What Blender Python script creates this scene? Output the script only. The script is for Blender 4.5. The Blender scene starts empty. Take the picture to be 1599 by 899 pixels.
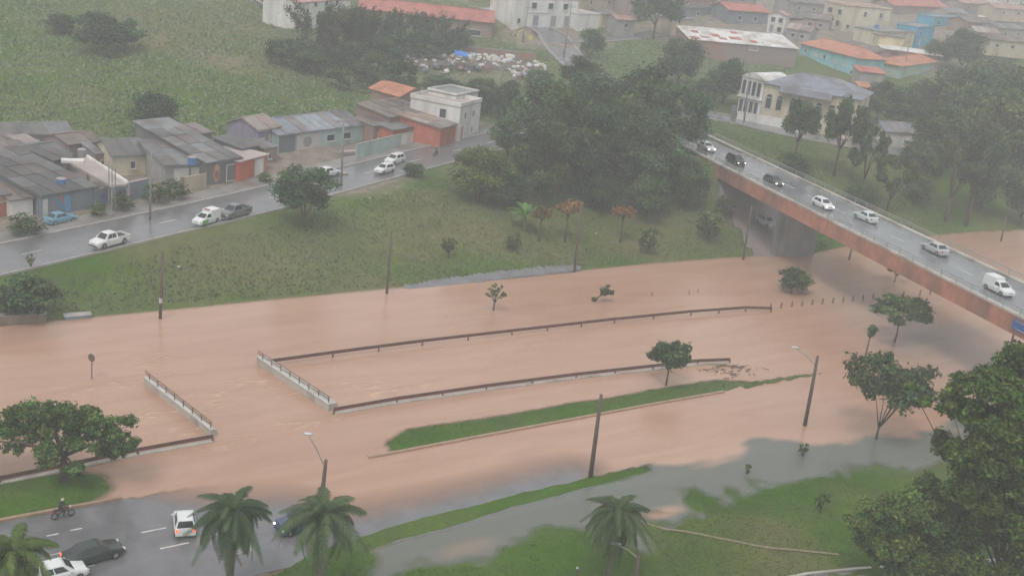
import bpy, bmesh, math, random
import numpy as np
from mathutils import Vector, Matrix

rnd = random.Random(7)
npr = np.random.default_rng(11)
SC = bpy.context.scene
COL = SC.collection
R = math.radians

# ------------------------------------------------------------------ camera, sky, sun, exposure
CAM_H, FPX, PITCH, ROLL = 44.0, 1800.0, R(19.0), R(6.8)     # metres above the flood, focal length in photo pixels
_r0, _f, _u0 = Vector((1, 0, 0)), Vector((0, math.cos(PITCH), -math.sin(PITCH))), Vector((0, math.sin(PITCH), math.cos(PITCH)))
_r = _r0 * math.cos(ROLL) + _u0 * math.sin(ROLL)
_u = -_r0 * math.sin(ROLL) + _u0 * math.cos(ROLL)
cam_d = bpy.data.cameras.new('camera'); cam = bpy.data.objects.new('camera', cam_d); COL.objects.link(cam)
cam_d.sensor_width = 36.0; cam_d.lens = 36.0 * FPX / 1599.0; cam_d.clip_start = 0.5; cam_d.clip_end = 5000
cam.matrix_world = Matrix(((_r.x, _u.x, -_f.x, 0), (_r.y, _u.y, -_f.y, 0), (_r.z, _u.z, -_f.z, CAM_H), (0, 0, 0, 1)))
SC.camera = cam

SUN_EL, SUN_AZ = R(58), R(200)
world = bpy.data.worlds.new('World'); SC.world = world; world.use_nodes = True
wn, wl = world.node_tree.nodes, world.node_tree.links
wn.clear()
wo = wn.new('ShaderNodeOutputWorld'); wb = wn.new('ShaderNodeBackground'); wsky = wn.new('ShaderNodeTexSky')
wsky.sky_type = 'NISHITA'; wsky.sun_disc = False; wsky.sun_elevation = SUN_EL; wsky.sun_rotation = SUN_AZ
wsky.air_density = 1.0; wsky.dust_density = 8.0; wsky.ozone_density = 1.0
wmix = wn.new('ShaderNodeMix'); wmix.data_type = 'RGBA'; wmix.inputs[0].default_value = 0.8
wmix.inputs[7].default_value = (7.6, 7.75, 7.8, 1)            # the even cloud deck of a rainy day over the sky
wl.new(wsky.outputs[0], wmix.inputs[6]); wl.new(wmix.outputs[2], wb.inputs[0])
wb.inputs[1].default_value = 0.10
wl.new(wb.outputs[0], wo.inputs[0])
sun_d = bpy.data.lights.new('sun', 'SUN'); sun_d.energy = 1.0; sun_d.angle = R(16); sun_d.color = (1, 0.97, 0.93)
sun = bpy.data.objects.new('sun', sun_d); COL.objects.link(sun); sun.location = (0, 0, 300)
sun.rotation_euler = (R(90) - SUN_EL, 0, math.pi - SUN_AZ)
SC.view_settings.view_transform = 'Standard'; SC.view_settings.look = 'None'; SC.view_settings.gamma = 1.0
SC.view_settings.exposure = 0.3; SC.view_settings.use_curve_mapping = False
SC.render.engine = 'CYCLES'
cy = SC.cycles
cy.max_bounces = 5; cy.diffuse_bounces = 3; cy.glossy_bounces = 2; cy.transmission_bounces = 3; cy.transparent_max_bounces = 6
cy.volume_bounces = 1; cy.caustics_reflective = False; cy.caustics_refractive = False
cy.use_denoising = True; cy.sample_clamp_indirect = 6.0
HAZE_DENSITY = 0.0011

# ------------------------------------------------------------------ from the photo's pixels to the place
def ray(px, py):
    return (_f + _r * ((px - 799.5) / FPX) + _u * ((449.5 - py) / FPX))
def P(px, py, z=0.0):
    d = ray(px, py); t = (z - CAM_H) / d.z
    return Vector((d.x * t, d.y * t, z))
def proj(v):
    d = Vector(v) - Vector((0, 0, CAM_H)); w = d.dot(_f)
    return 799.5 + FPX * d.dot(_r) / w, 449.5 - FPX * d.dot(_u) / w
def scale_at(v):
    return FPX / (Vector(v) - Vector((0, 0, CAM_H))).dot(_f)
def rise(base, top_py):                                     # height that brings a thing standing at base up to that image row
    lo, hi = 0.0, 40.0
    for _ in range(40):
        m = (lo + hi) / 2
        if proj((base[0], base[1], base[2] + m))[1] > top_py: lo = m
        else: hi = m
    return (lo + hi) / 2

# ------------------------------------------------------------------ materials
MATS = {}
def principled(name):
    m = bpy.data.materials.new(name); m.use_nodes = True
    return m, m.node_tree.nodes, m.node_tree.links, m.node_tree.nodes['Principled BSDF']
def mat(name, col, rough=0.7, var=0.18, scale=1.2, bump=0.0, metal=0.0, stain=None, spec=0.4, wave=0.0, wave_axis='X', emit=None):
    if name in MATS: return MATS[name]
    m, n, l, b = principled(name)
    tc = n.new('ShaderNodeTexCoord'); no = n.new('ShaderNodeTexNoise'); no.inputs['Scale'].default_value = scale
    no.inputs['Detail'].default_value = 6; no.inputs['Roughness'].default_value = 0.65
    l.new(tc.outputs['Object'], no.inputs['Vector'])
    rp = n.new('ShaderNodeValToRGB'); rp.color_ramp.elements[0].position = 0.3; rp.color_ramp.elements[1].position = 0.72
    c = col
    rp.color_ramp.elements[0].color = tuple(x * (1 - var) for x in c) + (1,)
    rp.color_ramp.elements[1].color = tuple(min(1, x * (1 + var)) for x in c) + (1,)
    l.new(no.outputs[0], rp.inputs[0]); out = rp.outputs[0]
    if stain:
        n2 = n.new('ShaderNodeTexNoise'); n2.inputs['Scale'].default_value = scale * 0.35; n2.inputs['Detail'].default_value = 8
        mp = n.new('ShaderNodeMapping'); mp.inputs['Scale'].default_value = (1, 1, 0.35); mp.inputs['Location'].default_value = (7, 3, 1)
        l.new(tc.outputs['Object'], mp.inputs[0]); l.new(mp.outputs[0], n2.inputs['Vector'])
        r2 = n.new('ShaderNodeValToRGB'); r2.color_ramp.elements[0].position = 0.44; r2.color_ramp.elements[1].position = 0.64
        l.new(n2.outputs[0], r2.inputs[0])
        mx = n.new('ShaderNodeMix'); mx.data_type = 'RGBA'; mx.inputs[7].default_value = tuple(stain) + (1,)
        l.new(r2.outputs[0], mx.inputs[0]); l.new(out, mx.inputs[6]); out = mx.outputs[2]
    l.new(out, b.inputs['Base Color'])
    b.inputs['Roughness'].default_value = rough; b.inputs['Metallic'].default_value = metal
    b.inputs['Specular IOR Level'].default_value = spec
    hgt = None
    if wave:
        wv = n.new('ShaderNodeTexWave'); wv.bands_direction = wave_axis; wv.inputs['Scale'].default_value = wave; wv.inputs['Distortion'].default_value = 0.6
        l.new(tc.outputs['Object'], wv.inputs['Vector']); hgt = wv.outputs[0]
    elif bump: hgt = no.outputs[0]
    if hgt is not None:
        bp = n.new('ShaderNodeBump'); bp.inputs['Strength'].default_value = bump or 0.5; bp.inputs['Distance'].default_value = 0.06
        l.new(hgt, bp.inputs['Height']); l.new(bp.outputs[0], b.inputs['Normal'])
    if emit:
        b.inputs['Emission Color'].default_value = tuple(emit[:3]) + (1,); b.inputs['Emission Strength'].default_value = emit[3]
    MATS[name] = m
    return m
def leaf_mat(name, transl=0.3):
    if name in MATS: return MATS[name]
    m, n, l, b = principled(name)
    at = n.new('ShaderNodeAttribute'); at.attribute_name = 'tint'
    oi = n.new('ShaderNodeObjectInfo'); hs = n.new('ShaderNodeHueSaturation'); mr = n.new('ShaderNodeMapRange')
    mr.inputs[3].default_value = 0.8; mr.inputs[4].default_value = 1.2
    l.new(oi.outputs['Random'], mr.inputs[0]); l.new(mr.outputs[0], hs.inputs['Value'])
    mu = n.new('ShaderNodeMix'); mu.data_type = 'RGBA'; mu.blend_type = 'MULTIPLY'; mu.inputs[0].default_value = 1
    l.new(at.outputs['Color'], hs.inputs['Color']); l.new(hs.outputs[0], mu.inputs[6]); l.new(oi.outputs['Color'], mu.inputs[7])
    l.new(mu.outputs[2], b.inputs['Base Color']); b.inputs['Roughness'].default_value = 0.65; b.inputs['Specular IOR Level'].default_value = 0.12
    tr = n.new('ShaderNodeBsdfTranslucent'); l.new(mu.outputs[2], tr.inputs[0])
    ms = n.new('ShaderNodeMixShader'); ms.inputs[0].default_value = transl
    l.new(b.outputs[0], ms.inputs[1]); l.new(tr.outputs[0], ms.inputs[2]); l.new(ms.outputs[0], n['Material Output'].inputs[0])
    MATS[name] = m
    return m

# ------------------------------------------------------------------ mesh helpers
class MB:
    def __init__(s): s.v = []; s.f = []
    def add(s, vs, fs):
        o = len(s.v); s.v += [tuple(v) for v in vs]; s.f += [tuple(i + o for i in f) for f in fs]; return s
    def box(s, c, d, rz=0.0, M=None):
        x, y, z = d[0] / 2, d[1] / 2, d[2] / 2
        vs = [Vector((a, b, e)) for e in (-z, z) for a, b in ((-x, -y), (x, -y), (x, y), (-x, y))]
        m = Matrix.Translation(c) @ (M if M is not None else Matrix.Rotation(rz, 4, 'Z'))
        return s.add([m @ v for v in vs], [(3, 2, 1, 0), (4, 5, 6, 7), (0, 1, 5, 4), (1, 2, 6, 5), (2, 3, 7, 6), (3, 0, 4, 7)])
    def beam(s, a, b, w, h):                                  # box bar between two points
        a, b = Vector(a), Vector(b); d = b - a; q = d.to_track_quat('X', 'Z').to_matrix().to_4x4()
        return s.box((a + b) / 2, (d.length, w, h), M=q)
    def tube(s, pts, rad, n=6, cap=True):
        pts = [Vector(p) for p in pts]; rings = []
        if not hasattr(rad, '__len__'): rad = [rad] * len(pts)
        o = len(s.v)
        for i, p in enumerate(pts):
            d = (pts[min(i + 1, len(pts) - 1)] - pts[max(i - 1, 0)]).normalized()
            a = d.orthogonal().normalized() if abs(d.z) < 0.95 else Vector((1, 0, 0))
            a = (a - d * a.dot(d)).normalized(); b = d.cross(a)
            for k in range(n):
                t = 2 * math.pi * k / n
                s.v.append(tuple(p + (a * math.cos(t) + b * math.sin(t)) * rad[i]))
        for i in range(len(pts) - 1):
            for k in range(n):
                q = o + i * n
                s.f.append((q + k, q + (k + 1) % n, q + n + (k + 1) % n, q + n + k))
        if cap:
            s.f.append(tuple(o + k for k in range(n))[::-1]); e = o + (len(pts) - 1) * n
            s.f.append(tuple(e + k for k in range(n)))
        return s
    def prism(s, poly, z0, z1):                               # poly: list of (x, y)
        n = len(poly); o = [(p[0], p[1], z0) for p in poly] + [(p[0], p[1], z1) for p in poly]
        return s.add(o, [tuple(range(n))[::-1], tuple(range(n, 2 * n))] + [(i, (i + 1) % n, n + (i + 1) % n, n + i) for i in range(n)])
    def extrude(s, poly, d):                                  # poly: 3d points, d: thickness vector
        n = len(poly); d = Vector(d)
        return s.add([Vector(p) for p in poly] + [Vector(p) + d for p in poly],
                     [tuple(range(n))[::-1], tuple(range(n, 2 * n))] + [(i, (i + 1) % n, n + (i + 1) % n, n + i) for i in range(n)])
    def blob(s, c, r, nu=8, nv=5, jit=0.0):
        o = len(s.v); c = Vector(c)
        rr = r if hasattr(r, '__len__') else (r, r, r)
        for i in range(nv + 1):
            ph = math.pi * i / nv
            for k in range(nu):
                t = 2 * math.pi * k / nu; j = 1 + rnd.uniform(-jit, jit)
                s.v.append((c.x + rr[0] * math.sin(ph) * math.cos(t) * j, c.y + rr[1] * math.sin(ph) * math.sin(t) * j, c.z + rr[2] * math.cos(ph) * j))
        for i in range(nv):
            for k in range(nu):
                s.f.append((o + i * nu + k, o + (i + 1) * nu + k, o + (i + 1) * nu + (k + 1) % nu, o + i * nu + (k + 1) % nu))
        return s
    def mesh(s, name, m=None, smooth=False):
        me = bpy.data.meshes.new(name); me.from_pydata(s.v, [], s.f); me.validate()
        bm = bmesh.new(); bm.from_mesh(me); bmesh.ops.recalc_face_normals(bm, faces=bm.faces); bm.to_mesh(me); bm.free()
        if smooth:
            for p in me.polygons: p.use_smooth = True
        if m is not None: me.materials.append(m)
        return me
    def build(s, name, m, parent=None, smooth=False, bevel=0.0):
        o = link(name, s.mesh(name, m, smooth), parent)
        if bevel:
            b = o.modifiers.new('bevel', 'BEVEL'); b.width = bevel; b.segments = 2; b.limit_method = 'ANGLE'; b.angle_limit = R(25)
        return o
def link(name, me, parent=None):
    o = bpy.data.objects.new(name, me); COL.objects.link(o)
    if parent is not None: o.parent = parent
    return o
def fastmesh(name, verts, faces, m=None, tint=None, smooth=False):   # numpy arrays, all faces of one size
    me = bpy.data.meshes.new(name); nv, nf, k = len(verts), len(faces), faces.shape[1]
    me.vertices.add(nv); me.vertices.foreach_set('co', np.ascontiguousarray(verts, dtype=np.float32).ravel())
    me.loops.add(nf * k); me.loops.foreach_set('vertex_index', np.ascontiguousarray(faces, dtype=np.int32).ravel())
    me.polygons.add(nf); me.polygons.foreach_set('loop_start', np.arange(0, nf * k, k, dtype=np.int32))
    me.polygons.foreach_set('loop_total', np.full(nf, k, dtype=np.int32))
    if smooth: me.polygons.foreach_set('use_smooth', np.ones(nf, dtype=bool))
    if tint is not None:
        a = me.attributes.new('tint', 'FLOAT_COLOR', 'FACE')
        a.data.foreach_set('color', np.concatenate([tint, np.ones((nf, 1))], 1).astype(np.float32).ravel())
    if m is not None: me.materials.append(m)
    me.update(calc_edges=True)
    return me
def thing(name, label, cat, loc=(0, 0, 0), rz=0.0, group=None):
    o = bpy.data.objects.new(name, None); COL.objects.link(o); o.location = loc; o.rotation_euler = (0, 0, rz)
    o.empty_display_size = 0.3
    return tag(o, label, cat, group)
def tag(o, label=None, cat=None, group=None, kind=None):
    if label: o['label'] = label
    if cat: o['category'] = cat
    if group: o['group'] = group
    if kind: o['kind'] = kind
    return o
def struct(o): o['kind'] = 'structure'; return o
def heading(a, b): return math.atan2(b[1] - a[1], b[0] - a[0])

# ------------------------------------------------------------------ the lie of the land
def seg_dist(X, Y, poly, closed=False):                       # distance to a polyline, and z along it when it has one
    best = np.full(X.shape, 1e9); zb = np.zeros(X.shape); sgn = np.zeros(X.shape)
    pts = list(poly) + ([poly[0]] if closed else [])
    for a, b in zip(pts[:-1], pts[1:]):
        dx, dy = b[0] - a[0], b[1] - a[1]; L2 = dx * dx + dy * dy + 1e-9
        t = np.clip(((X - a[0]) * dx + (Y - a[1]) * dy) / L2, 0, 1)
        d = np.hypot(X - a[0] - t * dx, Y - a[1] - t * dy)
        cr = dx * (Y - a[1]) - dy * (X - a[0])
        u = d < best
        best = np.where(u, d, best); sgn = np.where(u, np.sign(cr), sgn)
        if len(a) > 2: zb = np.where(u, a[2] + t * (b[2] - a[2]), zb)
    return best, zb, sgn
def inside(X, Y, poly):
    c = np.zeros(X.shape, bool); n = len(poly)
    for i in range(n):
        a, b = poly[i], poly[(i + 1) % n]
        cond = ((a[1] > Y) != (b[1] > Y)) & (X < (b[0] - a[0]) * (Y - a[1]) / (b[1] - a[1] + 1e-12) + a[0])
        c ^= cond
    return c
def pl(pts): return [P(*p) if len(p) == 3 else P(p[0], p[1], 0) for p in pts]

FAR_SHORE = pl([(-900, 590), (-300, 532), (0, 506), (140, 493), (400, 468), (600, 449), (800, 431), (1000, 411), (1130, 401), (1200, 396), (1268, 394), (1330, 380), (1490, 362), (1600, 356), (1900, 345), (2600, 318)])
AVENUE = [tuple(v) for v in pl([(-500, 520, 1.6), (-200, 449, 2.1), (0, 405, 2.5), (225, 354, 3.05), (400, 315, 3.5), (545, 277, 4.05), (690, 240, 4.7), (800, 214, 5.7), (950, 184, 7.4), (1040, 168, 8.4)])]
BRZ = 9.1
BR_NEAR = pl([(x, y, BRZ) for x, y in ((1050, 216), (1087, 237), (1200, 298), (1320, 360), (1462, 427), (1598, 494), (1800, 592))])
_bd = (BR_NEAR[5] - BR_NEAR[1]).normalized(); _bn = Vector((-_bd.y, _bd.x, 0))
_b0 = BR_NEAR[2]                                              # straight bridge: a line through the near edge, 9.6 m wide
BR_W = 9.7
def BR(s, t, z=BRZ): q = _b0 + _bd * s + _bn * t; return Vector((q.x, q.y, z))
BRIDGE_ROAD = [tuple(BR(s, BR_W / 2, z)) for s, z in ((-20, BRZ), (-36, 9.0), (-52, 8.8), (-64, 8.5))]
CHURCH_ST = [tuple(v) for v in pl([(1010, 172, 8.4), (1090, 176, 8.6), (1160, 190, 8.5), (1260, 213, 8.2), (1420, 240, 7.2)])]
HILL_ST = [tuple(v) for v in pl([(1000, 170, 8.4), (925, 120, 9.6), (885, 86, 11.0), (868, 64, 12.0), (862, 50, 13.2), (760, 12, 16.0)])]
SIDE_ST = [tuple(v) for v in pl([(868, 64, 12.0), (940, 62, 12.6), (1030, 52, 13.6), (1080, 40, 14.8)])]
UPPER_ST = [tuple(v) for v in pl([(1385, 118, 11.2), (1380, 90, 13.4), (1372, 84, 13.8), (1300, 62, 15.2)])]
ROADS = [(AVENUE, 4.0), (BRIDGE_ROAD, 5.2), (CHURCH_ST, 3.2), (HILL_ST, 3.2), (SIDE_ST, 2.6), (UPPER_ST, 2.4)]

ctrl = [(v.x, v.y, 0.0) for v in FAR_SHORE]
for pt in [(0, 215, 3.2), (-200, 250, 2.6), (120, 212, 3.9), (250, 205, 4.6), (400, 190, 5.2), (520, 175, 5.8), (0, 270, 2.9), (150, 262, 3.4), (300, 240, 4.2), (430, 232, 4.6), (560, 232, 4.6), (700, 214, 5.2), (640, 180, 6.0),
           (0, 100, 8.2), (0, 0, 14), (-300, 100, 9.5), (-300, -50, 17), (200, 100, 9.2), (200, 0, 14), (400, 110, 9), (400, 0, 14.2), (300, -70, 19), (480, 60, 11.5), (500, 120, 8.2), (480, 0, 15.5),
           (600, 120, 8.2), (700, 115, 8.2), (800, 115, 8.2), (720, 85, 9.4), (620, 60, 11), (760, 70, 10.4), (700, 0, 16.5), (830, 150, 7.0), (860, 44, 13.8), (860, -20, 19), (940, 44, 13.8),
           (1000, 100, 11), (1020, 140, 9.6), (960, 90, 11.2), (1050, 100, 11), (1040, 45, 14.4), (1130, 160, 8.9), (1180, 185, 8.7), (1330, 216, 8.3), (1260, 200, 8.5), (1100, 100, 11.2), (1240, 108, 11),
           (1330, 118, 11), (1290, 46, 17), (1385, 55, 16.5), (1425, 78, 14.5), (1460, 118, 11.5), (1480, 55, 17), (1599, 60, 18.5), (1599, 10, 23), (1400, 10, 20.5), (1200, 30, 16.5), (1100, 10, 18), (1000, 5, 18), (1220, -10, 21),
           (1190, 226, 8.3), (1290, 275, 6.6), (1400, 318, 3.4), (1450, 330, 2.2), (1540, 336, 1.6), (1599, 300, 2.4), (1599, 200, 6), (1450, 225, 5.8), (1380, 215, 7.6), (1520, 140, 10), (1700, 250, 4.5), (1800, 120, 10),
           (1150, 372, 1.2), (1110, 290, 4.0), (1160, 330, 2.4), (1080, 340, 2.6), (960, 330, 2.6), (850, 340, 2.7), (700, 355, 2.3), (1040, 270, 6.0)]:
    v = P(*pt); ctrl.append((v.x, v.y, v.z))
for rd, hw in ROADS:
    for q in rd: ctrl.append(q)
for q in AVENUE[:7]:
    d = Vector((-0.66, 0.75, 0)).normalized()
    ctrl.append((q[0] + d.x * 8, q[1] + d.y * 8, q[2] + 0.1)); ctrl.append((q[0] - d.x * 5.5, q[1] - d.y * 5.5, q[2] - 0.15))
ctrl += [(230, 460, 32), (0, 420, 32), (-160, 330, 24), (420, 450, 32), (330, 260, 14), (0, 700, 38), (400, 750, 40), (-300, 600, 34), (-300, 250, 16), (600, 500, 36), (-250, 120, 6), (250, 170, 4), (800, 900, 40), (-700, 900, 40), (0, 1200, 41), (900, 300, 25), (-800, 300, 25)]
ctrl = np.array(ctrl)
def _phi(d): return np.where(d > 1e-6, d, 0)                  # linear radial basis: no overshoot between the known heights
_A = _phi(np.hypot(ctrl[:, None, 0] - ctrl[None, :, 0], ctrl[:, None, 1] - ctrl[None, :, 1])) + np.eye(len(ctrl)) * -0.6
_n = len(ctrl); _B = np.zeros((_n + 1, _n + 1)); _B[:_n, :_n] = _A; _B[:_n, _n] = 1; _B[_n, :_n] = 1
_w = np.linalg.solve(_B, np.append(ctrl[:, 2], 0))
def rbf(X, Y):
    out = np.full(X.shape, _w[-1])
    for (cx, cy_, _), w in zip(ctrl, _w[:-1]): out += w * np.hypot(X - cx, Y - cy_)
    return out
# islands of ground that stand out of the flood (outlined where the photo shows the water's edge)
LAWN = pl([(560, 960), (640, 893), (700, 880), (790, 866), (815, 838), (850, 828), (915, 838), (1005, 852), (1015, 822), (1085, 804), (1065, 776), (1080, 768), (1130, 788), (1215, 752), (1300, 742), (1360, 735), (1450, 728), (1600, 700), (2000, 660), (2400, 900), (1600, 1250), (500, 1250)])
GREEN_LEFT = pl([(-400, 850), (0, 757), (90, 742), (150, 745), (165, 762), (110, 794), (0, 818), (-400, 915)])
MEDIAN = pl([(612, 692), (640, 672), (700, 664), (780, 652), (860, 638), (960, 622), (1050, 606), (1120, 596), (1165, 597), (1130, 609), (1000, 632), (850, 660), (720, 684), (620, 703)])
MEDIAN2 = pl([(1160, 601), (1230, 590), (1310, 581), (1312, 584), (1230, 595), (1165, 605)])
MEDIAN3 = pl([(1420, 566), (1500, 560), (1501, 563), (1425, 570)])
VERGE = pl([(480, 872), (545, 845), (640, 818), (720, 797), (850, 764), (950, 741), (1010, 728), (1012, 732), (950, 748), (850, 774), (720, 812), (640, 834), (560, 860), (490, 890), (430, 905)])
NEAR_BANK = pl([(-600, 1100), (430, 905), (490, 885), (560, 858), (575, 870), (560, 930), (600, 1200)])
ISLANDS = [(LAWN, 0.08, 0.5), (GREEN_LEFT, 0.16, 0.3), (MEDIAN, 0.3, 0.22), (MEDIAN2, 0.6, 0.1), (MEDIAN3, 0.6, 0.1), (VERGE, 0.35, 0.2), (NEAR_BANK, 0.12, 0.25)]
KERB0 = P(100, 795, 0.1); RD = Vector((0.818, 0.575, 0)).normalized(); RN = Vector((0.575, -0.818, 0)).normalized()   # the near avenue: along, and towards the camera
def NA(s, t, z=0.0): q = KERB0 + RD * s + RN * t; return Vector((q.x, q.y, z))
ROAD_DRY = pl([(-600, 960), (0, 800), (110, 776), (190, 772), (250, 786), (340, 800), (450, 792), (530, 826), (640, 801), (750, 775), (850, 748), (900, 738), (900, 760), (640, 840), (430, 910), (-600, 1200)])
def near_road_z(s, t=6.0):
    s, t = np.asarray(s, float), np.asarray(t, float) + 0 * np.asarray(s, float); X = KERB0.x + RD.x * s + RN.x * t; Y = KERB0.y + RD.y * s + RN.y * t
    d, _, _ = seg_dist(X, Y, [(v.x, v.y) for v in ROAD_DRY], True); d = np.where(inside(X, Y, [(v.x, v.y) for v in ROAD_DRY]), d, -d)
    return np.where(d > 0, np.minimum(d * .012, .06), np.maximum(d * .03, -.45))
def vnoise(X, Y, sc, seed):
    g = np.random.default_rng(seed).random((64, 64)); x, y = X / sc, Y / sc
    i, j = np.floor(x).astype(int), np.floor(y).astype(int); u, v = x - i, y - j
    u, v = u * u * (3 - 2 * u), v * v * (3 - 2 * v)
    a, b, c, d = g[i % 64, j % 64], g[(i + 1) % 64, j % 64], g[i % 64, (j + 1) % 64], g[(i + 1) % 64, (j + 1) % 64]
    return (a * (1 - u) + b * u) * (1 - v) + (c * (1 - u) + d * u) * v
def flood_side(X, Y):                                         # signed distance from the far shoreline, + is dry land
    d, _, s = seg_dist(X, Y, [(v.x, v.y) for v in FAR_SHORE]); return d * s
def height(X, Y, rough=True):
    X, Y = np.asarray(X, float), np.asarray(Y, float)
    sd = flood_side(X, Y)
    h = rbf(X, Y)
    if rough: h = h + np.clip(sd / 6, 0, 1) * ((vnoise(X, Y, 3.1, 1) - .5) * 0.5 + (vnoise(X, Y, 9, 2) - .5) * 0.8)
    h = np.where(sd > 0, np.maximum(h, np.minimum(sd * 0.12, 0.5)), np.maximum(-0.8, sd * 0.14))
    wob = (vnoise(X, Y, 2.2, 5) - .5) * 0.9 + (vnoise(X, Y, 0.9, 6) - .5) * 0.5
    for poly, k, top in ISLANDS:
        pts = [(v.x, v.y) for v in poly]
        xs, ys = [p[0] for p in pts], [p[1] for p in pts]
        near = (X > min(xs) - 12) & (X < max(xs) + 12) & (Y > min(ys) - 12) & (Y < max(ys) + 12)
        if not near.any(): continue
        d, _, _ = seg_dist(X[near], Y[near], pts, True); ins = inside(X[near], Y[near], pts)
        s = np.where(ins, d, -d) + wob[near] * (1.0 if top > .4 else 0.25) + (0 if top > .4 else .28)
        hh = np.minimum(s * k, top) + (0.22 * (vnoise(X[near], Y[near], 2.4, 9) - .5) + 0.12 * (vnoise(X[near], Y[near], .8, 10) - .5) if top > .4 else 0.05 * (vnoise(X[near], Y[near], .9, 10) - .5))
        h[near] = np.maximum(h[near], np.maximum(hh, -0.8))
    for rd, hw in ROADS:
        d, z, _ = seg_dist(X, Y, rd)
        w = np.clip((d - hw - 0.8) / 5.0, 0, 1); w = w * w * (3 - 2 * w)
        h = np.where(d < hw + 6, (z - 0.14) * (1 - w) + h * w, h)
    s = (X - KERB0.x) * RD.x + (Y - KERB0.y) * RD.y; t = (X - KERB0.x) * RN.x + (Y - KERB0.y) * RN.y
    onroad = (t > np.where(s > 8, .9, .1)) & (t < np.where(s > 18, 9.9, 11.0)) & (s < 110)
    h = np.where(onroad, np.minimum(h, near_road_z(s, t) - 0.08), h)
    return h
def ground(x, y): return float(height(np.array([[x]]), np.array([[y]]), False)[0, 0])
def G(px, py):                                                # where the line of sight through that photo pixel meets the ground
    d = ray(px, py); ts = np.linspace(60, 700, 900)
    X, Y, Z = d.x * ts, d.y * ts, CAM_H + d.z * ts
    h = height(X[None], Y[None], False)[0]
    i = int(np.argmax(Z < h)) if (Z < h).any() else len(ts) - 1
    if i == 0: t = ts[0]
    else:
        a, b = Z[i - 1] - h[i - 1], Z[i] - h[i]; t = ts[i - 1] + (ts[i] - ts[i - 1]) * a / (a - b + 1e-9)
    return Vector((d.x * t, d.y * t, CAM_H + d.z * t))

# ------------------------------------------------------------------ ground sheet
def axis(lo, hi, a, b, fine, grow):
    c = list(np.arange(a, b, fine)); st = fine
    x = b
    while x < hi: c.append(x); st *= grow; x += st
    c.append(hi); st = fine; x = a
    left = []
    while x > lo: st *= grow; x -= st; left.append(x)
    return np.array(sorted(set([lo] + [q for q in left if q > lo] + c)))
gx = axis(-1100, 1200, -75, 95, 0.7, 1.05); gy = axis(20, 1300, 52, 230, 0.7, 1.04)
GX, GY = np.meshgrid(gx, gy); GZ = height(GX, GY)
def grid_mesh(name, X, Y, Z, m, smooth=True):
    ny, nx = X.shape; v = np.stack([X.ravel(), Y.ravel(), Z.ravel()], 1)
    i = (np.arange(ny - 1)[:, None] * nx + np.arange(nx - 1)[None]).ravel()
    return fastmesh(name, v, np.stack([i, i + 1, i + nx + 1, i + nx], 1), m, smooth=smooth)
def ground_masks(X, Y):                                      # bare earth, lush green, straw: what grows where
    dirt = np.zeros(X.shape); lush = np.full(X.shape, 0.42); straw = np.zeros(X.shape)
    def spot(px, py, r, arr, val):
        c = G(px, py); d = np.hypot(X - c.x, Y - c.y); w = np.clip(1.6 - d / r, 0, 1); w = w * w * (3 - 2 * w)
        return arr * (1 - w) + val * w
    for px, py, r, v in [(120, 345, 9, .7), (30, 365, 6, .7), (300, 312, 9, .55), (480, 262, 13, .8), (560, 240, 10, .75), (640, 110, 14, .35), (770, 108, 12, .5), (330, 95, 8, .35), (700, 205, 9, .7),
                         (860, 60, 14, .7), (1040, 55, 14, .6), (1180, 40, 26, .8), (1340, 70, 26, .7), (1450, 30, 40, .7), (1560, 45, 40, .75), (100, 265, 14, .8), (1060, 20, 30, .7), (1260, 20, 30, .7), (950, 10, 25, .6),
                         (1150, 350, 4, .3), (1420, 90, 14, .6), (700, 10, 16, .4), (60, 320, 10, .8), (1200, 150, 10, .6), (1300, 205, 8, .5)]: dirt = spot(px, py, r, dirt, v)
    for px, py, r, v in [(700, 425, 8, .8), (850, 408, 8, .85), (1000, 393, 8, .8), (400, 450, 5, .65), (200, 395, 6, .6), (440, 330, 5, .7), (560, 305, 5, .75), (300, 368, 5, .65), (100, 415, 5, .65), (660, 280, 5, .75), (1480, 300, 10, .75), (1420, 200, 10, .7), (1250, 240, 7, .75), (1560, 230, 12, .7), (60, 120, 22, .85), (200, 150, 18, .85), (330, 185, 14, .9), (60, 60, 20, .8), (30, 195, 10, .85), (250, 120, 12, .75), (120, 20, 20, .75), (500, 140, 8, .6), (1020, 110, 12, .8), (1000, 75, 8, .7),
                         (1200, 215, 6, .7), (1310, 285, 6, .5), (1450, 320, 6, .7), (1000, 880, 14, .8), (1250, 780, 9, 1.), (1300, 830, 9, .95), (1150, 800, 7, .9), (700, 890, 6, .75), (880, 860, 6, .8), (1300, 370, 6, .9), (850, 650, 20, .75), (50, 790, 12, .8), (720, 805, 18, .8), (460, 890, 6, .7), (1030, 390, 6, .6)]: lush = spot(px, py, r, lush, v)
    for px, py, r, v in [(330, 55, 18, .8), (400, 90, 12, .7), (250, 40, 10, .6), (560, 380, 12, .5), (800, 360, 10, .55), (350, 420, 9, .4), (950, 355, 9, .5), (690, 330, 8, .4), (100, 170, 8, .3), (1150, 860, 7, .3), (480, 110, 8, .5), (280, 400, 8, .35)]: straw = spot(px, py, r, straw, v)
    lush = np.minimum(lush, .92) + (vnoise(X + 300, Y + 300, 11, 41) - .5) * .35 + (vnoise(X + 300, Y + 300, 3.5, 42) - .5) * .3; straw = np.clip(straw + (vnoise(X + 300, Y + 300, 7, 43) - .62) * .8, 0, 1)
    return dirt, lush, straw
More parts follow.
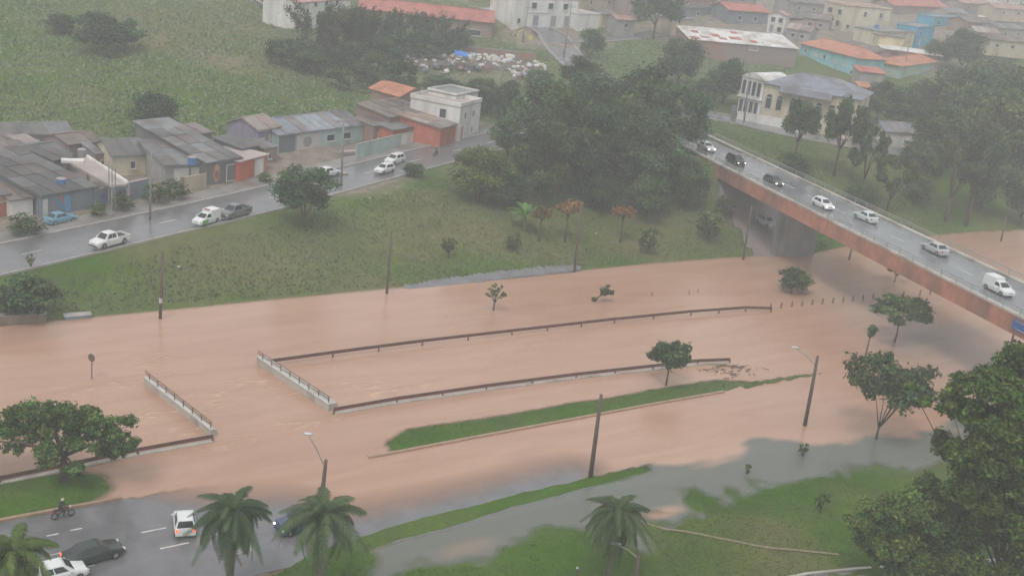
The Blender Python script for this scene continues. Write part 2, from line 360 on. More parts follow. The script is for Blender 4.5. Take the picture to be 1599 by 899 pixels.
def ground_material():
    m, n, l, b = principled('ground')
    at = n.new('ShaderNodeAttribute'); at.attribute_name = 'mask'
    sp = n.new('ShaderNodeSeparateColor'); l.new(at.outputs['Color'], sp.inputs[0])
    tc = n.new('ShaderNodeTexCoord')
    def noise(sc, det=8, rough=.65, st=(1, 1, 1)):
        q = n.new('ShaderNodeTexNoise'); q.inputs['Scale'].default_value = sc; q.inputs['Detail'].default_value = det; q.inputs['Roughness'].default_value = rough
        mp = n.new('ShaderNodeMapping'); mp.inputs['Scale'].default_value = st
        l.new(tc.outputs['Object'], mp.inputs[0]); l.new(mp.outputs[0], q.inputs['Vector']); return q.outputs[0]
    def math_(op, a, v):
        q = n.new('ShaderNodeMath'); q.operation = op; q.use_clamp = True
        for i, s in enumerate((a, v)):
            if hasattr(s, 'links'): l.new(s, q.inputs[i])
            else: q.inputs[i].default_value = s
        return q.outputs[0]
    def ramp(f, stops):
        q = n.new('ShaderNodeValToRGB'); e = q.color_ramp.elements
        while len(e) < len(stops): e.new(0.5)
        for el, (p, c) in zip(e, stops): el.position = p; el.color = tuple(c) + (1,)
        l.new(f, q.inputs[0]); return q.outputs[0]
    def mix(f, a, c):
        q = n.new('ShaderNodeMix'); q.data_type = 'RGBA'
        l.new(f, q.inputs[0]) if hasattr(f, 'links') else None
        for i, s in ((6, a), (7, c)):
            if hasattr(s, 'links'): l.new(s, q.inputs[i])
            else: q.inputs[i].default_value = tuple(s) + (1,)
        return q.outputs[2]
    n1, n2, n3 = noise(0.09), noise(0.55), noise(3.2, 5)
    f1 = math_('ADD', math_('MULTIPLY', n1, .55), math_('MULTIPLY', n2, .45))
    dry = ramp(f1, [(.32, (.100, .112, .055)), (.5, (.138, .148, .073)), (.68, (.172, .172, .092))])
    green = ramp(f1, [(.32, (.034, .080, .007)), (.52, (.056, .120, .011)), (.7, (.098, .168, .020))])
    straw = ramp(n2, [(.3, (.13, .105, .055)), (.7, (.23, .17, .095))])
    dirt = ramp(n2, [(.3, (.16, .13, .105)), (.52, (.24, .20, .17)), (.72, (.32, .27, .23))])
    lsh = math_('MULTIPLY', math_('SUBTRACT', math_('ADD', math_('MULTIPLY', sp.outputs[1], .62), math_('MULTIPLY', n2, .5)), .22), 1.7)
    c = mix(lsh, dry, green)
    st = math_('MULTIPLY', sp.outputs[2], math_('MULTIPLY', n1, 2.0)); c = mix(st, c, straw)
    dm = math_('MULTIPLY', math_('SUBTRACT', math_('ADD', math_('MULTIPLY', sp.outputs[0], .6), math_('MULTIPLY', n2, .4)), .36), 4.0); c = mix(dm, c, dirt)
    fine = ramp(n3, [(.3, (.84, .84, .84)), (.7, (1.14, 1.14, 1.12))])
    mu = n.new('ShaderNodeMix'); mu.data_type = 'RGBA'; mu.blend_type = 'MULTIPLY'; mu.inputs[0].default_value = 1
    l.new(c, mu.inputs[6]); l.new(fine, mu.inputs[7]); l.new(mu.outputs[2], b.inputs['Base Color'])
    b.inputs['Roughness'].default_value = .95; b.inputs['Specular IOR Level'].default_value = .06
    bp = n.new('ShaderNodeBump'); bp.inputs['Strength'].default_value = .7; bp.inputs['Distance'].default_value = .25
    l.new(math_('ADD', math_('MULTIPLY', n3, .5), math_('MULTIPLY', n2, .5)), bp.inputs['Height']); l.new(bp.outputs[0], b.inputs['Normal'])
    return m
gmesh = grid_mesh('ground', GX, GY, GZ, ground_material())
dirt_m, lush_m, straw_m = ground_masks(GX, GY)
a = gmesh.attributes.new('mask', 'FLOAT_COLOR', 'POINT')
a.data.foreach_set('color', np.stack([dirt_m, lush_m, straw_m, np.ones(GX.shape)], -1).astype(np.float32).ravel())
struct(link('ground', gmesh))

# ------------------------------------------------------------------ flood water
wx = axis(-130, 190, -50, 62, .45, 1.08); wy = axis(40, 300, 58, 165, .45, 1.08); WX, WY = np.meshgrid(wx, wy)
WH = height(WX, WY)
_s = (WX - KERB0.x) * RD.x + (WY - KERB0.y) * RD.y; _t = (WX - KERB0.x) * RN.x + (WY - KERB0.y) * RN.y
WH = np.where((_t > 0) & (_t < np.where(_s > 18, 9.9, 12.4)) & (_s > -60) & (_s < 111), near_road_z(_s, _t), WH)
depth = np.clip(-WH, 0, 2)
wob = (vnoise(WX, WY, 7, 21) - .5) * 5 + (vnoise(WX, WY, 2.6, 22) - .5) * 3.0 + (vnoise(WX + .7 * WY, (WY - .7 * WX) * 2.2, 1.9, 23) - .5) * 2.6
# clear rainwater stands on the lawn side; the river's silt comes up to this line
CLEAR = pl([(540, 905), (555, 872), (640, 834), (720, 812), (850, 774), (950, 748), (1030, 728), (1120, 715), (1175, 685), (1260, 690), (1350, 690), (1450, 665), (1600, 640), (2100, 600), (2300, 1000), (540, 1100)])
cd, _, _ = seg_dist(WX, WY, [(v.x, v.y) for v in CLEAR], True); ins = inside(WX, WY, [(v.x, v.y) for v in CLEAR])
csd = np.where(ins, cd, -cd) + wob * np.clip((WX - 6) / 10, 0.12, .5)
silt = 1 - np.clip(csd / 1.1 + .5, 0, 1)
def silt_spot(px, py, rx, val, k=1.0, ang=0.64):
    global silt
    c = P(px, py, 0); dx, dy = WX - c.x, WY - c.y
    u, v = dx * math.cos(ang) + dy * math.sin(ang), -dx * math.sin(ang) + dy * math.cos(ang)
    w = np.clip(1.35 - np.hypot(u / rx, v / (rx * .35)) + wob * .05, 0, 1) * k; w = w * w * (3 - 2 * w)
    silt = silt * (1 - w) + val * w
silt_spot(1035, 800, 2.4, .9); silt_spot(730, 855, 2.8, .35); silt_spot(1440, 540, 9, .8); silt_spot(1480, 520, 7, .74)
silt_spot(60, 520, 6, .88)
turb = np.zeros(WX.shape)
for px, py, rx in ((205, 594, 5.5), (268, 640, 4.5), (300, 668, 3.5), (360, 690, 3.5), (390, 600, 5), (450, 600, 4), (520, 610, 5), (600, 610, 4), (470, 660, 4), (240, 560, 4), (1145, 585, 4), (1300, 440, 6), (1390, 560, 4)):
    c = P(px, py, 0); u = (WX - c.x) * .82 + (WY - c.y) * .57; v = -(WX - c.x) * .57 + (WY - c.y) * .82
    turb = np.maximum(turb, np.clip(1.2 - np.hypot(u / rx, v / (rx * .4)) + wob * .12, 0, 1))
def water_material():
    m, n, l, b = principled('flood_water')
    at = n.new('ShaderNodeAttribute'); at.attribute_name = 'water'
    sp = n.new('ShaderNodeSeparateColor'); l.new(at.outputs['Color'], sp.inputs[0])
    tc = n.new('ShaderNodeTexCoord')
    def noise(sc, st, det=5, dist=0.0):
        q = n.new('ShaderNodeTexNoise'); q.inputs['Scale'].default_value = sc; q.inputs['Detail'].default_value = det; q.inputs['Distortion'].default_value = dist
        mp = n.new('ShaderNodeMapping'); mp.vector_type = 'TEXTURE'; mp.inputs['Rotation'].default_value = (0, 0, 0.6); mp.inputs['Scale'].default_value = st
        l.new(tc.outputs['Object'], mp.inputs[0]); l.new(mp.outputs[0], q.inputs['Vector']); return q.outputs[0]
    big, streak, rip = noise(.05, (2.2, 1, 1)), noise(.5, (5, 1, 1), 6, .8), noise(3.0, (1.5, 1, 1), 4)
    rp = n.new('ShaderNodeValToRGB'); rp.color_ramp.elements[0].position = .3; rp.color_ramp.elements[1].position = .7
    rp.color_ramp.elements[0].color = (.355, .208, .140, 1); rp.color_ramp.elements[1].color = (.475, .305, .222, 1)
    ad = n.new('ShaderNodeMath'); ad.operation = 'MULTIPLY_ADD'; ad.inputs[1].default_value = .45; l.new(streak, ad.inputs[0])
    m2 = n.new('ShaderNodeMath'); m2.operation = 'MULTIPLY'; m2.inputs[1].default_value = .55; l.new(big, m2.inputs[0]); l.new(m2.outputs[0], ad.inputs[2])
    l.new(ad.outputs[0], rp.inputs[0])
    mx = n.new('ShaderNodeMix'); mx.data_type = 'RGBA'; mx.inputs[6].default_value = (.19, .20, .175, 1)
    l.new(sp.outputs[0], mx.inputs[0]); l.new(rp.outputs[0], mx.inputs[7]); l.new(mx.outputs[2], b.inputs['Base Color'])
    tn = noise(1.1, (2.6, 1, 1), 6, 1.4); tr_ = n.new('ShaderNodeValToRGB'); tr_.color_ramp.elements[0].position = .5; tr_.color_ramp.elements[1].position = .68; l.new(tn, tr_.inputs[0])
    tm = n.new('ShaderNodeMath'); tm.operation = 'MULTIPLY'; l.new(tr_.outputs[0], tm.inputs[0]); l.new(sp.outputs[2], tm.inputs[1]); t2 = n.new('ShaderNodeMath'); t2.operation = 'MULTIPLY'; t2.inputs[1].default_value = .6; l.new(tm.outputs[0], t2.inputs[0])
    m3 = n.new('ShaderNodeMix'); m3.data_type = 'RGBA'; m3.inputs[7].default_value = (.60, .43, .28, 1); l.new(t2.outputs[0], m3.inputs[0]); l.new(mx.outputs[2], m3.inputs[6]); l.new(m3.outputs[2], b.inputs['Base Color'])
    b.inputs['Roughness'].default_value = .15; b.inputs['IOR'].default_value = 1.33
    bp = n.new('ShaderNodeBump'); bp.inputs['Strength'].default_value = .5; bp.inputs['Distance'].default_value = .09
    rs = n.new('ShaderNodeMath'); rs.operation = 'MULTIPLY_ADD'; rs.inputs[1].default_value = .8; l.new(streak, rs.inputs[0]); l.new(rip, rs.inputs[2])
    r4 = n.new('ShaderNodeMath'); r4.operation = 'MULTIPLY_ADD'; l.new(tm.outputs[0], r4.inputs[0]); r4.inputs[1].default_value = 1.5; l.new(rs.outputs[0], r4.inputs[2]); l.new(r4.outputs[0], bp.inputs['Height']); l.new(bp.outputs[0], b.inputs['Normal'])
    l.new(sp.outputs[1], b.inputs['Alpha'])
    return m
wm = grid_mesh('flood_water', WX, WY, np.zeros(WX.shape) + (vnoise(WX, WY, 1.3, 31) - .5) * .012, water_material())
alpha = np.clip(depth / (0.12 - 0.03 * (1 - silt)), 0, 1) ** .8; alpha = alpha * (0.74 + 0.26 * silt)
a = wm.attributes.new('water', 'FLOAT_COLOR', 'POINT')
a.data.foreach_set('color', np.stack([silt, alpha, turb, np.ones(WX.shape)], -1).astype(np.float32).ravel())
struct(link('flood_water', wm))

# ------------------------------------------------------------------ roads
asphalt = mat('wet_asphalt', (.15, .15, .158), .22, .22, .5, .08, spec=.5)
asphalt2 = mat('wet_bridge_asphalt', (.15, .165, .175), .2, .25, .35, .05, spec=.5)
kerbm = mat('kerb_concrete', (.36, .34, .32), .6, .2, 1.5, .1)
pavem = mat('pavement_concrete', (.25, .235, .225), .5, .2, .8, .1, stain=(.16, .14, .12))
whitep = mat('road_paint', (.62, .62, .60), .45, .25, 2.0, stain=(.3, .3, .3))
def dense(pts, step=3.0):
    out = []
    for a, b in zip(pts[:-1], pts[1:]):
        a, b = Vector(a), Vector(b); k = max(1, int((b - a).length / step))
        out += [a.lerp(b, i / k) for i in range(k)]
    return out + [Vector(pts[-1])]
def smooth_line(pts, it=2):
    pts = [Vector(p) for p in pts]
    for _ in range(it):
        q = [pts[0]]
        for a, b in zip(pts[:-1], pts[1:]): q += [a.lerp(b, .25), a.lerp(b, .75)]
        pts = q + [pts[-1]]
    return pts
def ribbon(name, pts, t0, t1, dz, m, thick=0.0, parent=None):
    mb = MB(); n = len(pts); vs = []
    for i, p in enumerate(pts):
        d = (pts[min(i + 1, n - 1)] - pts[max(i - 1, 0)]); d.z = 0; d.normalize(); nn = Vector((-d.y, d.x, 0))
        vs += [p + nn * t0 + Vector((0, 0, dz)), p + nn * t1 + Vector((0, 0, dz))]
    if not thick: mb.add(vs, [(2 * i, 2 * i + 1, 2 * i + 3, 2 * i + 2) for i in range(n - 1)])
    else:
        lo = [v - Vector((0, 0, thick)) for v in vs]; o = len(vs); fs = []
        for i in range(n - 1):
            a, b, c, d = 2 * i, 2 * i + 1, 2 * i + 3, 2 * i + 2
            fs += [(a, b, c, d), (a + o, d + o, c + o, b + o), (a, d, d + o, a + o), (b, b + o, c + o, c)]
        fs += [(0, o, o + 1, 1), (2 * n - 2, 2 * n - 1, o + 2 * n - 1, o + 2 * n - 2)]
        mb.add(vs + lo, fs)
    o_ = mb.build(name, m, parent)
    return o_
AV = dense(smooth_line(AVENUE), 3)
av = struct(ribbon('far_avenue', AV, -3.9, 3.9, 0.0, asphalt))
avm = struct(thing('avenue_lane_dashes', '', ''))
for i in range(0, len(AV) - 1, 1):
    if i % 2 == 0 and AV[i].x < -5: ribbon('lane_dash', [AV[i], AV[i].lerp(AV[i + 1], .55)], -.07, .07, .012, whitep, 0, avm)
struct(ribbon('avenue_kerb', AV, 3.95, 4.2, 0.12, kerbm, .3))
struct(ribbon('avenue_kerb', AV, -4.15, -3.95, 0.10, kerbm, .3))
struct(ribbon('avenue_pavement', AV[:40], 4.2, 7.2, 0.10, pavem, .3))
for nm, rd, hw in (('bridge_approach_road', BRIDGE_ROAD, 5.0), ('church_street', CHURCH_ST, 3.1), ('hill_street', HILL_ST, 3.1), ('side_street', SIDE_ST, 2.5), ('upper_street', UPPER_ST, 2.3)):
    q = dense(smooth_line(rd), 3); dz = {'bridge_approach_road': .004, 'church_street': -.02, 'hill_street': -.03, 'side_street': -.04, 'upper_street': -.02}[nm]
    struct(ribbon(nm, q, -hw, hw, dz, asphalt))
    if nm != 'bridge_approach_road':
        struct(ribbon(nm + '_kerb', q, hw, hw + .9, .10, pavem, .3)); struct(ribbon(nm + '_kerb', q, -hw - .9, -hw, .10, pavem, .3))
# near avenue, sliding under the flood
sg_, tg_ = np.meshgrid(np.arange(-60, 112, 1.0), np.linspace(0, 12.4, 14)); rz_ = near_road_z(sg_, tg_)
struct(link('near_avenue', grid_mesh('near_avenue', KERB0.x + RD.x * sg_ + RN.x * tg_, KERB0.y + RD.y * sg_ + RN.y * tg_, rz_, asphalt)))

kerb_red = mat('kerb_earth', (.33, .22, .15), .6, .25, 1.5, .1)
def na_kerb(name, s0, s1, t, w, h, m):
    pts = [NA(s, t, max(0.0, float(near_road_z(np.array(s)))) + h) for s in np.arange(s0, s1, 2.0)]
    return struct(ribbon(name, pts, -w / 2, w / 2, 0, m, .4))
na_kerb('near_avenue_kerb', -60, 5, -.15, .28, .13, kerb_red)
struct(ribbon('median_kerb', dense([P(x, y, .13) for x, y in ((575, 712), (620, 704), (720, 685), (850, 661), (1000, 633), (1130, 610))], 2), -.15, .15, 0, kerb_red, .5))
mk = thing('road_markings', 'white painted lane dashes and double line on the near avenue', 'road markings'); del mk['category']; mk['kind'] = 'structure'; del mk['label']
def dash(s0, s1, t, w=.13):
    z = lambda s: float(near_road_z(np.array(s), t)) + .008
    MB().add([NA(s0, t - w / 2, z(s0)), NA(s1, t - w / 2, z(s1)), NA(s1, t + w / 2, z(s1)), NA(s0, t + w / 2, z(s0))], [(0, 1, 2, 3)]).build('lane_dash', whitep, mk)
def na_coord(px, py):
    v = P(px, py, 0.05) - KERB0; return v.dot(RD), v.dot(RN)
for (xa, ya), (xb, yb) in (((220, 830), (260, 824)), ((250, 856), (295, 847)), ((73, 837), (91, 832)), ((110, 828), (128, 824)), ((75, 868), (105, 860)), ((127, 886), (148, 882)), ((20, 852), (42, 847)), ((25, 884), (50, 876)), ((320, 838), (352, 830))):
    s0, t0 = na_coord(xa, ya); s1, t1 = na_coord(xb, yb); dash(s0, s1, (t0 + t1) / 2)
sd0, td = na_coord(327, 871)
dash(-30, 10, td - .12, .11); dash(-30, 10, td + .14, .11)

# ------------------------------------------------------------------ viaduct
conc = mat('weathered_concrete', (.27, .27, .265), .75, .2, .8, .2, stain=(.14, .14, .135))
rust = mat('red_painted_girder', (.40, .18, .12), .75, .25, .9, .15, stain=(.22, .125, .10))
paleconc = mat('pale_concrete', (.45, .43, .39), .7, .15, 1.0, .1, stain=(.28, .25, .22))
vi = thing('viaduct', 'red sided road viaduct carrying cars over the flooded canal', 'bridge')
DZ = BRZ - 7.0
def slab(name, s0, s1, t0, t1, z0, z1, m, parent=vi):
    mb = MB(); a = [BR(s0, t0), BR(s1, t0), BR(s1, t1), BR(s0, t1)]
    mb.prism([(p.x, p.y) for p in a], z0 + DZ, z1 + DZ); return mb.build(name, m, parent)
S0, S1 = -22.0, 78.0
slab('deck', S0, S1, 0.35, BR_W - .35, 6.55, 7.0, conc)
slab('road_surface', S0, S1, .36, BR_W - .36, 7.004, 7.03, asphalt2)
for k in range(14):
    sa_ = S0 + k * 7.2; o_ = rnd.uniform(0, .025)
    slab('girder_panel', sa_, min(sa_ + 7.16, S1), -o_, 0.34, 5.15, 7.05, rust); slab('girder_panel', sa_, min(sa_ + 7.16, S1), BR_W - .34, BR_W + o_, 5.15, 7.05, rust)
slab('girder', S0, S1, 3.0, 3.5, 5.3, 6.54, conc); slab('girder', S0, S1, 6.1, 6.6, 5.3, 6.54, conc)
k1 = slab('kerb', S0 - 14, S1, -.06, .55, 7.052, 7.28, paleconc); k2 = slab('kerb', S0 - 14, S1, BR_W - .55, BR_W + .06, 7.052, 7.28, paleconc)
rail_m = mat('galvanised_rail', (.38, .38, .37), .5, .15, 2, metal=.4)
for t in (.1, BR_W - .1):
    mb = MB()
    for s in np.arange(S0 - 10, S1, 2.4): mb.box(BR(s, t, 7.62 + DZ), (.07, .07, .68), heading(BR(0, 0), BR(1, 0)))
    mb.beam(BR(S0 - 10, t, 7.94 + DZ), BR(S1, t, 7.94 + DZ), .07, .09); mb.beam(BR(S0 - 10, t, 7.66 + DZ), BR(S1, t, 7.66 + DZ), .05, .05)
    mb.build('railing', rail_m, vi)
for s in np.arange(S0, S1, 6):
    mb = MB(); mb.add([BR(s, 5.0, 7.036 + DZ), BR(s + 2.6, 5.0, 7.036 + DZ), BR(s + 2.6, 5.13, 7.036 + DZ), BR(s, 5.13, 7.036 + DZ)], [(0, 1, 2, 3)]); mb.build('lane_line', whitep, vi)
slab('edge_line', S0, S1, .75, .85, 7.031, 7.035, whitep); slab('edge_line', S0, S1, BR_W - .85, BR_W - .75, 7.031, 7.035, whitep)
def pier(s):
    mb = MB(); a = [BR(s - .9, 1.4), BR(s + .9, 1.4), BR(s + .9, BR_W - .6), BR(s - .9, BR_W - .6)]
    b = [BR(s - .55, 2.2), BR(s + .55, 2.2), BR(s + .55, BR_W - 1.1), BR(s - .55, BR_W - 1.1)]
    mb.prism([(p.x, p.y) for p in b], -1.5, 4.75 + DZ); mb.prism([(p.x, p.y) for p in a], 4.74 + DZ, 5.29 + DZ)
    p = mb.build('pier', conc, vi, bevel=.05); return p
pier(.6); pier(58)
ab = MB(); q = [BR(S0 - 1.5, 0.05), BR(S0 + 2.5, 0.05), BR(S0 + 2.5, BR_W - .05), BR(S0 - 1.5, BR_W - .05)]; ab.prism([(p.x, p.y) for p in q], 0, 6.5 + DZ); ab.build('abutment', conc, vi)
sg = MB(); sa = P(1590, 505, BRZ - .8); ss = (sa - _b0).dot(_bd)
sgn = thing('blue_road_sign', 'blue sign board fixed to the red side of the viaduct', 'sign')
for (z0, z1, m_, nm, e) in ((5.75 + DZ, 6.75 + DZ, mat('sign_blue', (.03, .10, .33), .4, .1), 'board', .05), ):
    mb = MB(); a_ = [BR(ss, -.16), BR(ss + 3.4, -.16), BR(ss + 3.4, -.08), BR(ss, -.08)]; mb.prism([(p.x, p.y) for p in a_], z0, z1); mb.build(nm, m_, sgn)
mb = MB(); a_ = [BR(ss + .3, -.19), BR(ss + 3.1, -.19), BR(ss + 3.1, -.17), BR(ss + .3, -.17)]; mb.prism([(p.x, p.y) for p in a_], 6.6 + DZ, 6.66 + DZ); mb.prism([(p.x, p.y) for p in a_], 5.84 + DZ, 5.9 + DZ); mb.build('border_line', whitep, sgn)
sgn['label'] = 'blue road sign board hung on the red side of the viaduct at right'
# paved slope and lower road under the viaduct
pv = [G(1124, 292), G(1165, 300), G(1215, 318), G(1226, 352), G(1205, 400), G(1188, 412), G(1170, 380), G(1145, 335)]
def draped_patch(name, poly, m, lift=.05, step=1.0):
    xs, ys = [p.x for p in poly], [p.y for p in poly]
    X, Y = np.meshgrid(np.arange(min(xs), max(xs) + step, step), np.arange(min(ys), max(ys) + step, step)); Z = height(X, Y) + lift
    ins = inside(X, Y, [(p.x, p.y) for p in poly]); ny, nx = X.shape; fs = []
    for j in range(ny - 1):
        for i in range(nx - 1):
            if ins[j, i] or ins[j + 1, i + 1] or ins[j + 1, i] or ins[j, i + 1]: k = j * nx + i; fs.append((k, k + 1, k + nx + 1, k + nx))
    v = np.stack([X.ravel(), Y.ravel(), Z.ravel()], 1)
    me = fastmesh(name, v, np.array(fs), m, smooth=True); return struct(link(name, me))
draped_patch('underpass_road', pv, mat('muddy_paving', (.26, .215, .20), .35, .2, .4, .05, stain=(.18, .15, .14)), .12)

draped_patch('canal_path', [P(*q, 0) for q in ((630, 449), (690, 441), (800, 427), (900, 419), (905, 422), (800, 433), (690, 445), (640, 451))], asphalt, .16, .5)
lpath = dense([G(*q) for q in ((1010, 818), (1070, 830), (1120, 840), (1180, 852), (1240, 859), (1310, 866))], 1.0)
for q in lpath: q.z = ground(q.x, q.y)
struct(ribbon('lawn_footpath', lpath, -.13, .13, .06, mat('trodden_earth', (.22, .18, .11), .7, .25, 2)))
corner = [P(x, y, .35) for x, y in ((1180, 915), (1260, 898), (1340, 890), (1430, 884), (1560, 876), (1700, 866))]
struct(ribbon('lower_street_kerb', dense(corner, 2), -.12, .12, .22, paleconc, .4)); struct(ribbon('lower_street', dense(corner, 2), -7, -.13, .1, asphalt))

# ------------------------------------------------------------------ canal rails, parapets, posts
rustrail = mat('rusty_rail', (.135, .075, .06), .6, .3, 2.0, metal=.2)
def guardrail(label, pxs, z, spacing, h=.75, group='rusty guardrails along the canal', base=False):
    pts = dense([P(x, y, z) for x, y in pxs], spacing); o = pts[0].copy(); o.z = 0
    t = thing('guardrail', label, 'guardrail', o, 0, group)
    mb = MB()
    for a, b in zip(pts[:-1], pts[1:]):
        d = (b - a).normalized(); nn = Vector((-d.y, d.x, 0))
        for dz, off in ((.0, .03), (.1, -.03), (.2, .03)): mb.beam(a - o + nn * off + Vector((0, 0, dz - .1)), b - o + nn * off + Vector((0, 0, dz - .1)), .05, .12)
    mb.build('beam', rustrail, t)
    me = MB().box((0, 0, -h / 2 - .1), (.14, .14, h + .5)).mesh('post', rustrail)
    for p in pts[::2] if spacing < 2.2 else pts:
        q = link('post', me, t); q.location = p - o - Vector((0, 0, .12))
    if base:
        mb = MB()
        for a, b in zip(pts[:-1], pts[1:]): mb.beam(a - o - Vector((0, 0, z + .04)), b - o - Vector((0, 0, z + .04)), .35, .3)
        mb.build('footing', paleconc, t)
    return t
guardrail('long rusty guardrail along the far edge of the flooded canal', [(418, 564), (520, 550), (660, 532), (800, 516), (960, 498), (1080, 486), (1165, 480), (1205, 481)], .5, 3.9)
guardrail('rusty guardrail along the near edge of the canal behind the small tree', [(522, 639), (620, 622), (760, 602), (900, 584), (1020, 571), (1090, 563), (1140, 561)], .45, 4.0, base=True)
guardrail('rusty guardrail running behind the big tree at lower left', [(-160, 784), (0, 746), (110, 724), (215, 702), (332, 681)], .45, 3.6, base=True)
def parapet(label, a, b, h, w=.7):
    A, B = P(*a, 0), P(*b, 0); t = thing('bridge_parapet', label, 'parapet', A, heading(A, B), 'concrete parapets of the drowned bridge')
    L = (B - A).length; mb = MB()
    prof = [(-w / 2 - .25, -.6), (w / 2, -.6), (w / 2, h), (-w / 2 + .1, h)]
    mb.extrude([(0, y, z) for y, z in prof], (L, 0, 0)); mb.build('wall', paleconc, t, bevel=.03)
    MB().box((L / 2, w / 2 - .1, h + .06), (L + .1, .3, .11)).build('coping', mat('light_coping', (.52, .52, .49), .6, .12, 1, stain=(.35, .33, .3)), t)
    for k in range(int(L / 1.5) + 1):
        MB().box((min(.2 + k * 1.5, L - .1), w / 2 - .1, h + .4), (.06, .06, .6)).build('railing_post', rustrail, t)
    for z in (.45, .68): MB().box((L / 2, w / 2 - .1, h + z), (L, .05, .05)).build('handrail', rustrail, t)
parapet('wider grey parapet closing the end of the canal between two guardrails', (520, 640), (408, 566), .62, 1.0)
parapet('narrow grey parapet standing alone in the flood above the big left tree', (334, 680), (230, 598), .55, .6)
postm = mat('weathered_post', (.20, .13, .10), .7, .25, 3)
pm_ = MB().tube([(0, 0, -.7), (0, 0, .75)], [.11, .10], 6).mesh('fence_post', postm)
pxs = [(1203, 483), (1219, 481), (1236, 479), (1252, 478), (1268, 476), (1284, 475), (1300, 473), (1316, 472), (1331, 470), (1347, 469), (1363, 467), (1410, 464), (1436, 461), (1452, 460), (1468, 458)]
for i, (x, y) in enumerate(pxs):
    o = link('fence_post', pm_); o.location = P(x, y, 0); o.rotation_euler = (rnd.uniform(-.06, .06), rnd.uniform(-.06, .06), 0)
    tag(o, '%s short brown post from the left in the row standing out of the flood' % ['first', 'second', 'third', 'fourth', 'fifth', 'sixth', 'seventh', 'eighth', 'ninth', 'tenth', 'eleventh', 'twelfth', 'thirteenth', 'fourteenth', 'fifteenth'][i], 'post', 'row of posts in the flood left of the viaduct')
for lab, x, y in (('lone short stake poking from the water below the leaning green plant', 1017, 462), ('left one of two short stakes close together in the water', 1075, 459), ('right one of two short stakes close together in the water', 1089, 457)):
    o = MB().tube([(0, 0, -.5), (.06, 0, .55)], [.06, .05], 5).build('stake', postm); o.location = P(x, y, 0); tag(o, lab, 'stake')

# ------------------------------------------------------------------ poles, lamps, sign
polem = mat('old_pole', (.115, .085, .07), .75, .25, 2.0, .1); polem2 = mat('concrete_pole', (.23, .22, .21), .75, .2, 2.0, .1)
lampm = mat('lamp_grey', (.5, .52, .54), .4, .1, metal=.3)
def pole(label, base, top, m=polem, r=.15, arm=None, cross=False, group=None, name='utility_pole', band=False):
    b = G(*base) if base[1] < 430 or base[0] > 1500 and base[1] < 400 else P(*base, 0); h = rise(b, top[1])
    tp = proj((b.x, b.y, b.z + h)); k = scale_at(b); lean = (top[0] - tp[0]) / k
    t = thing(name, label, 'pole', b, 0, group)
    MB().tube([(0, 0, -1.0), (lean * .5, 0, h * .5), (lean, 0, h)], [r * 1.15, r, r * .72], 8).build('shaft', m, t, True)
    if arm:
        az = k * 1.0; dx = (arm[0] - top[0]) / k; dz = (top[1] - arm[1]) / k / .945
        st = Vector((lean * .85, 0, h * .86)); e = Vector((lean + dx, -.2, h + dz))
        MB().tube([st, st.lerp(e, .55) + Vector((0, 0, .12)), e], [.05, .045, .04], 6).build('lamp_arm', rail_m, t)
        d = (e - st); rz = math.atan2(d.y, d.x)
        MB().blob(e + d.normalized() * .25, (.42, .17, .1), 8, 5).build('lamp_head', lampm, t, True)
    if cross:
        MB().box((lean * .93, 0, h * .93), (2.0, .1, .12), .6).build('crossarm', m, t)
        for s in (-.8, -.3, .3, .8): MB().tube([(lean * .93 + s * math.cos(.6), s * math.sin(.6), h * .93 + .05), (lean * .93 + s * math.cos(.6), s * math.sin(.6), h * .93 + .28)], .05, 5).build('insulator', lampm, t)
    if band:
        MB().tube([(lean * .2, 0, h * .24), (lean * .22, 0, h * .31)], r * 1.25, 8).build('marker_plate', whitep, t)
    return t
pole('leftmost dark pole in the flood, with a white plate, under the grass bank', (250, 497), (254, 392), band=True)
pole('thin dark pole at the grass bank edge straight above the canal middle', (604, 458), (611, 362), r=.13)
pole('dark pole on the grass bank right of the rust coloured dead trees', (897, 426), (907, 322), r=.14)
pole('dark pole in front of the paved slope under the viaduct', (1160, 408), (1174, 322), r=.13)
pole('tall brown pole on the narrow green verge, lower middle', (922, 745), (939, 616), r=.17)
pole('tall brown pole with a thin lamp arm left of the forked tree', (1257, 664), (1277, 556), arm=(1243, 548), r=.17)
pole('brown pole with a long lamp arm behind the hazy palm', (500, 800), (509, 717), arm=(482, 681), r=.16)
pole('pale lamp pole with a white lamp head before the lower palm', (990, 930), (998, 862), arm=(964, 852), m=polem, r=.15, name='street_lamp')
pole('slim pole by the far avenue between the white pickup and the ambulance', (234, 344), (237, 228), m=polem2, r=.13)
pole('tall grey utility pole by the parking area left of the two white cars', (533, 292), (537, 182), m=polem2, r=.14, cross=True)
pole('thin pole rising from the flood behind the viaduct at far right', (1562, 384), (1571, 338), r=.15)
pole('short pole in the water beneath the right end of the viaduct', (1577, 547), (1583, 521), r=.15)
pole('pole standing in water right of the viaduct pier', (1324, 412), (1332, 380), r=.14)
pole('dark utility pole on the street before the white house at the top', (815, 66), (826, 8), m=polem2, r=.13, cross=True)
pole('second dark utility pole on the hill street right of the white house', (880, 90), (893, 5), m=polem2, r=.13, cross=True)
pole('thin pole standing before the cream church wall', (1162, 190), (1172, 105), m=polem2, r=.14)
pole('thin dark pole in front of the orange roofed kiosk house', (1412, 118), (1420, 62), m=polem2, r=.12, cross=True)
st = thing('round_road_sign', 'small round dark sign on a thin post in the flood above the big tree', 'sign', P(143, 591, 0), R(-20))
MB().tube([(0, 0, -.8), (.05, 0, 1.9)], .045, 6).build('post', rustrail, st)
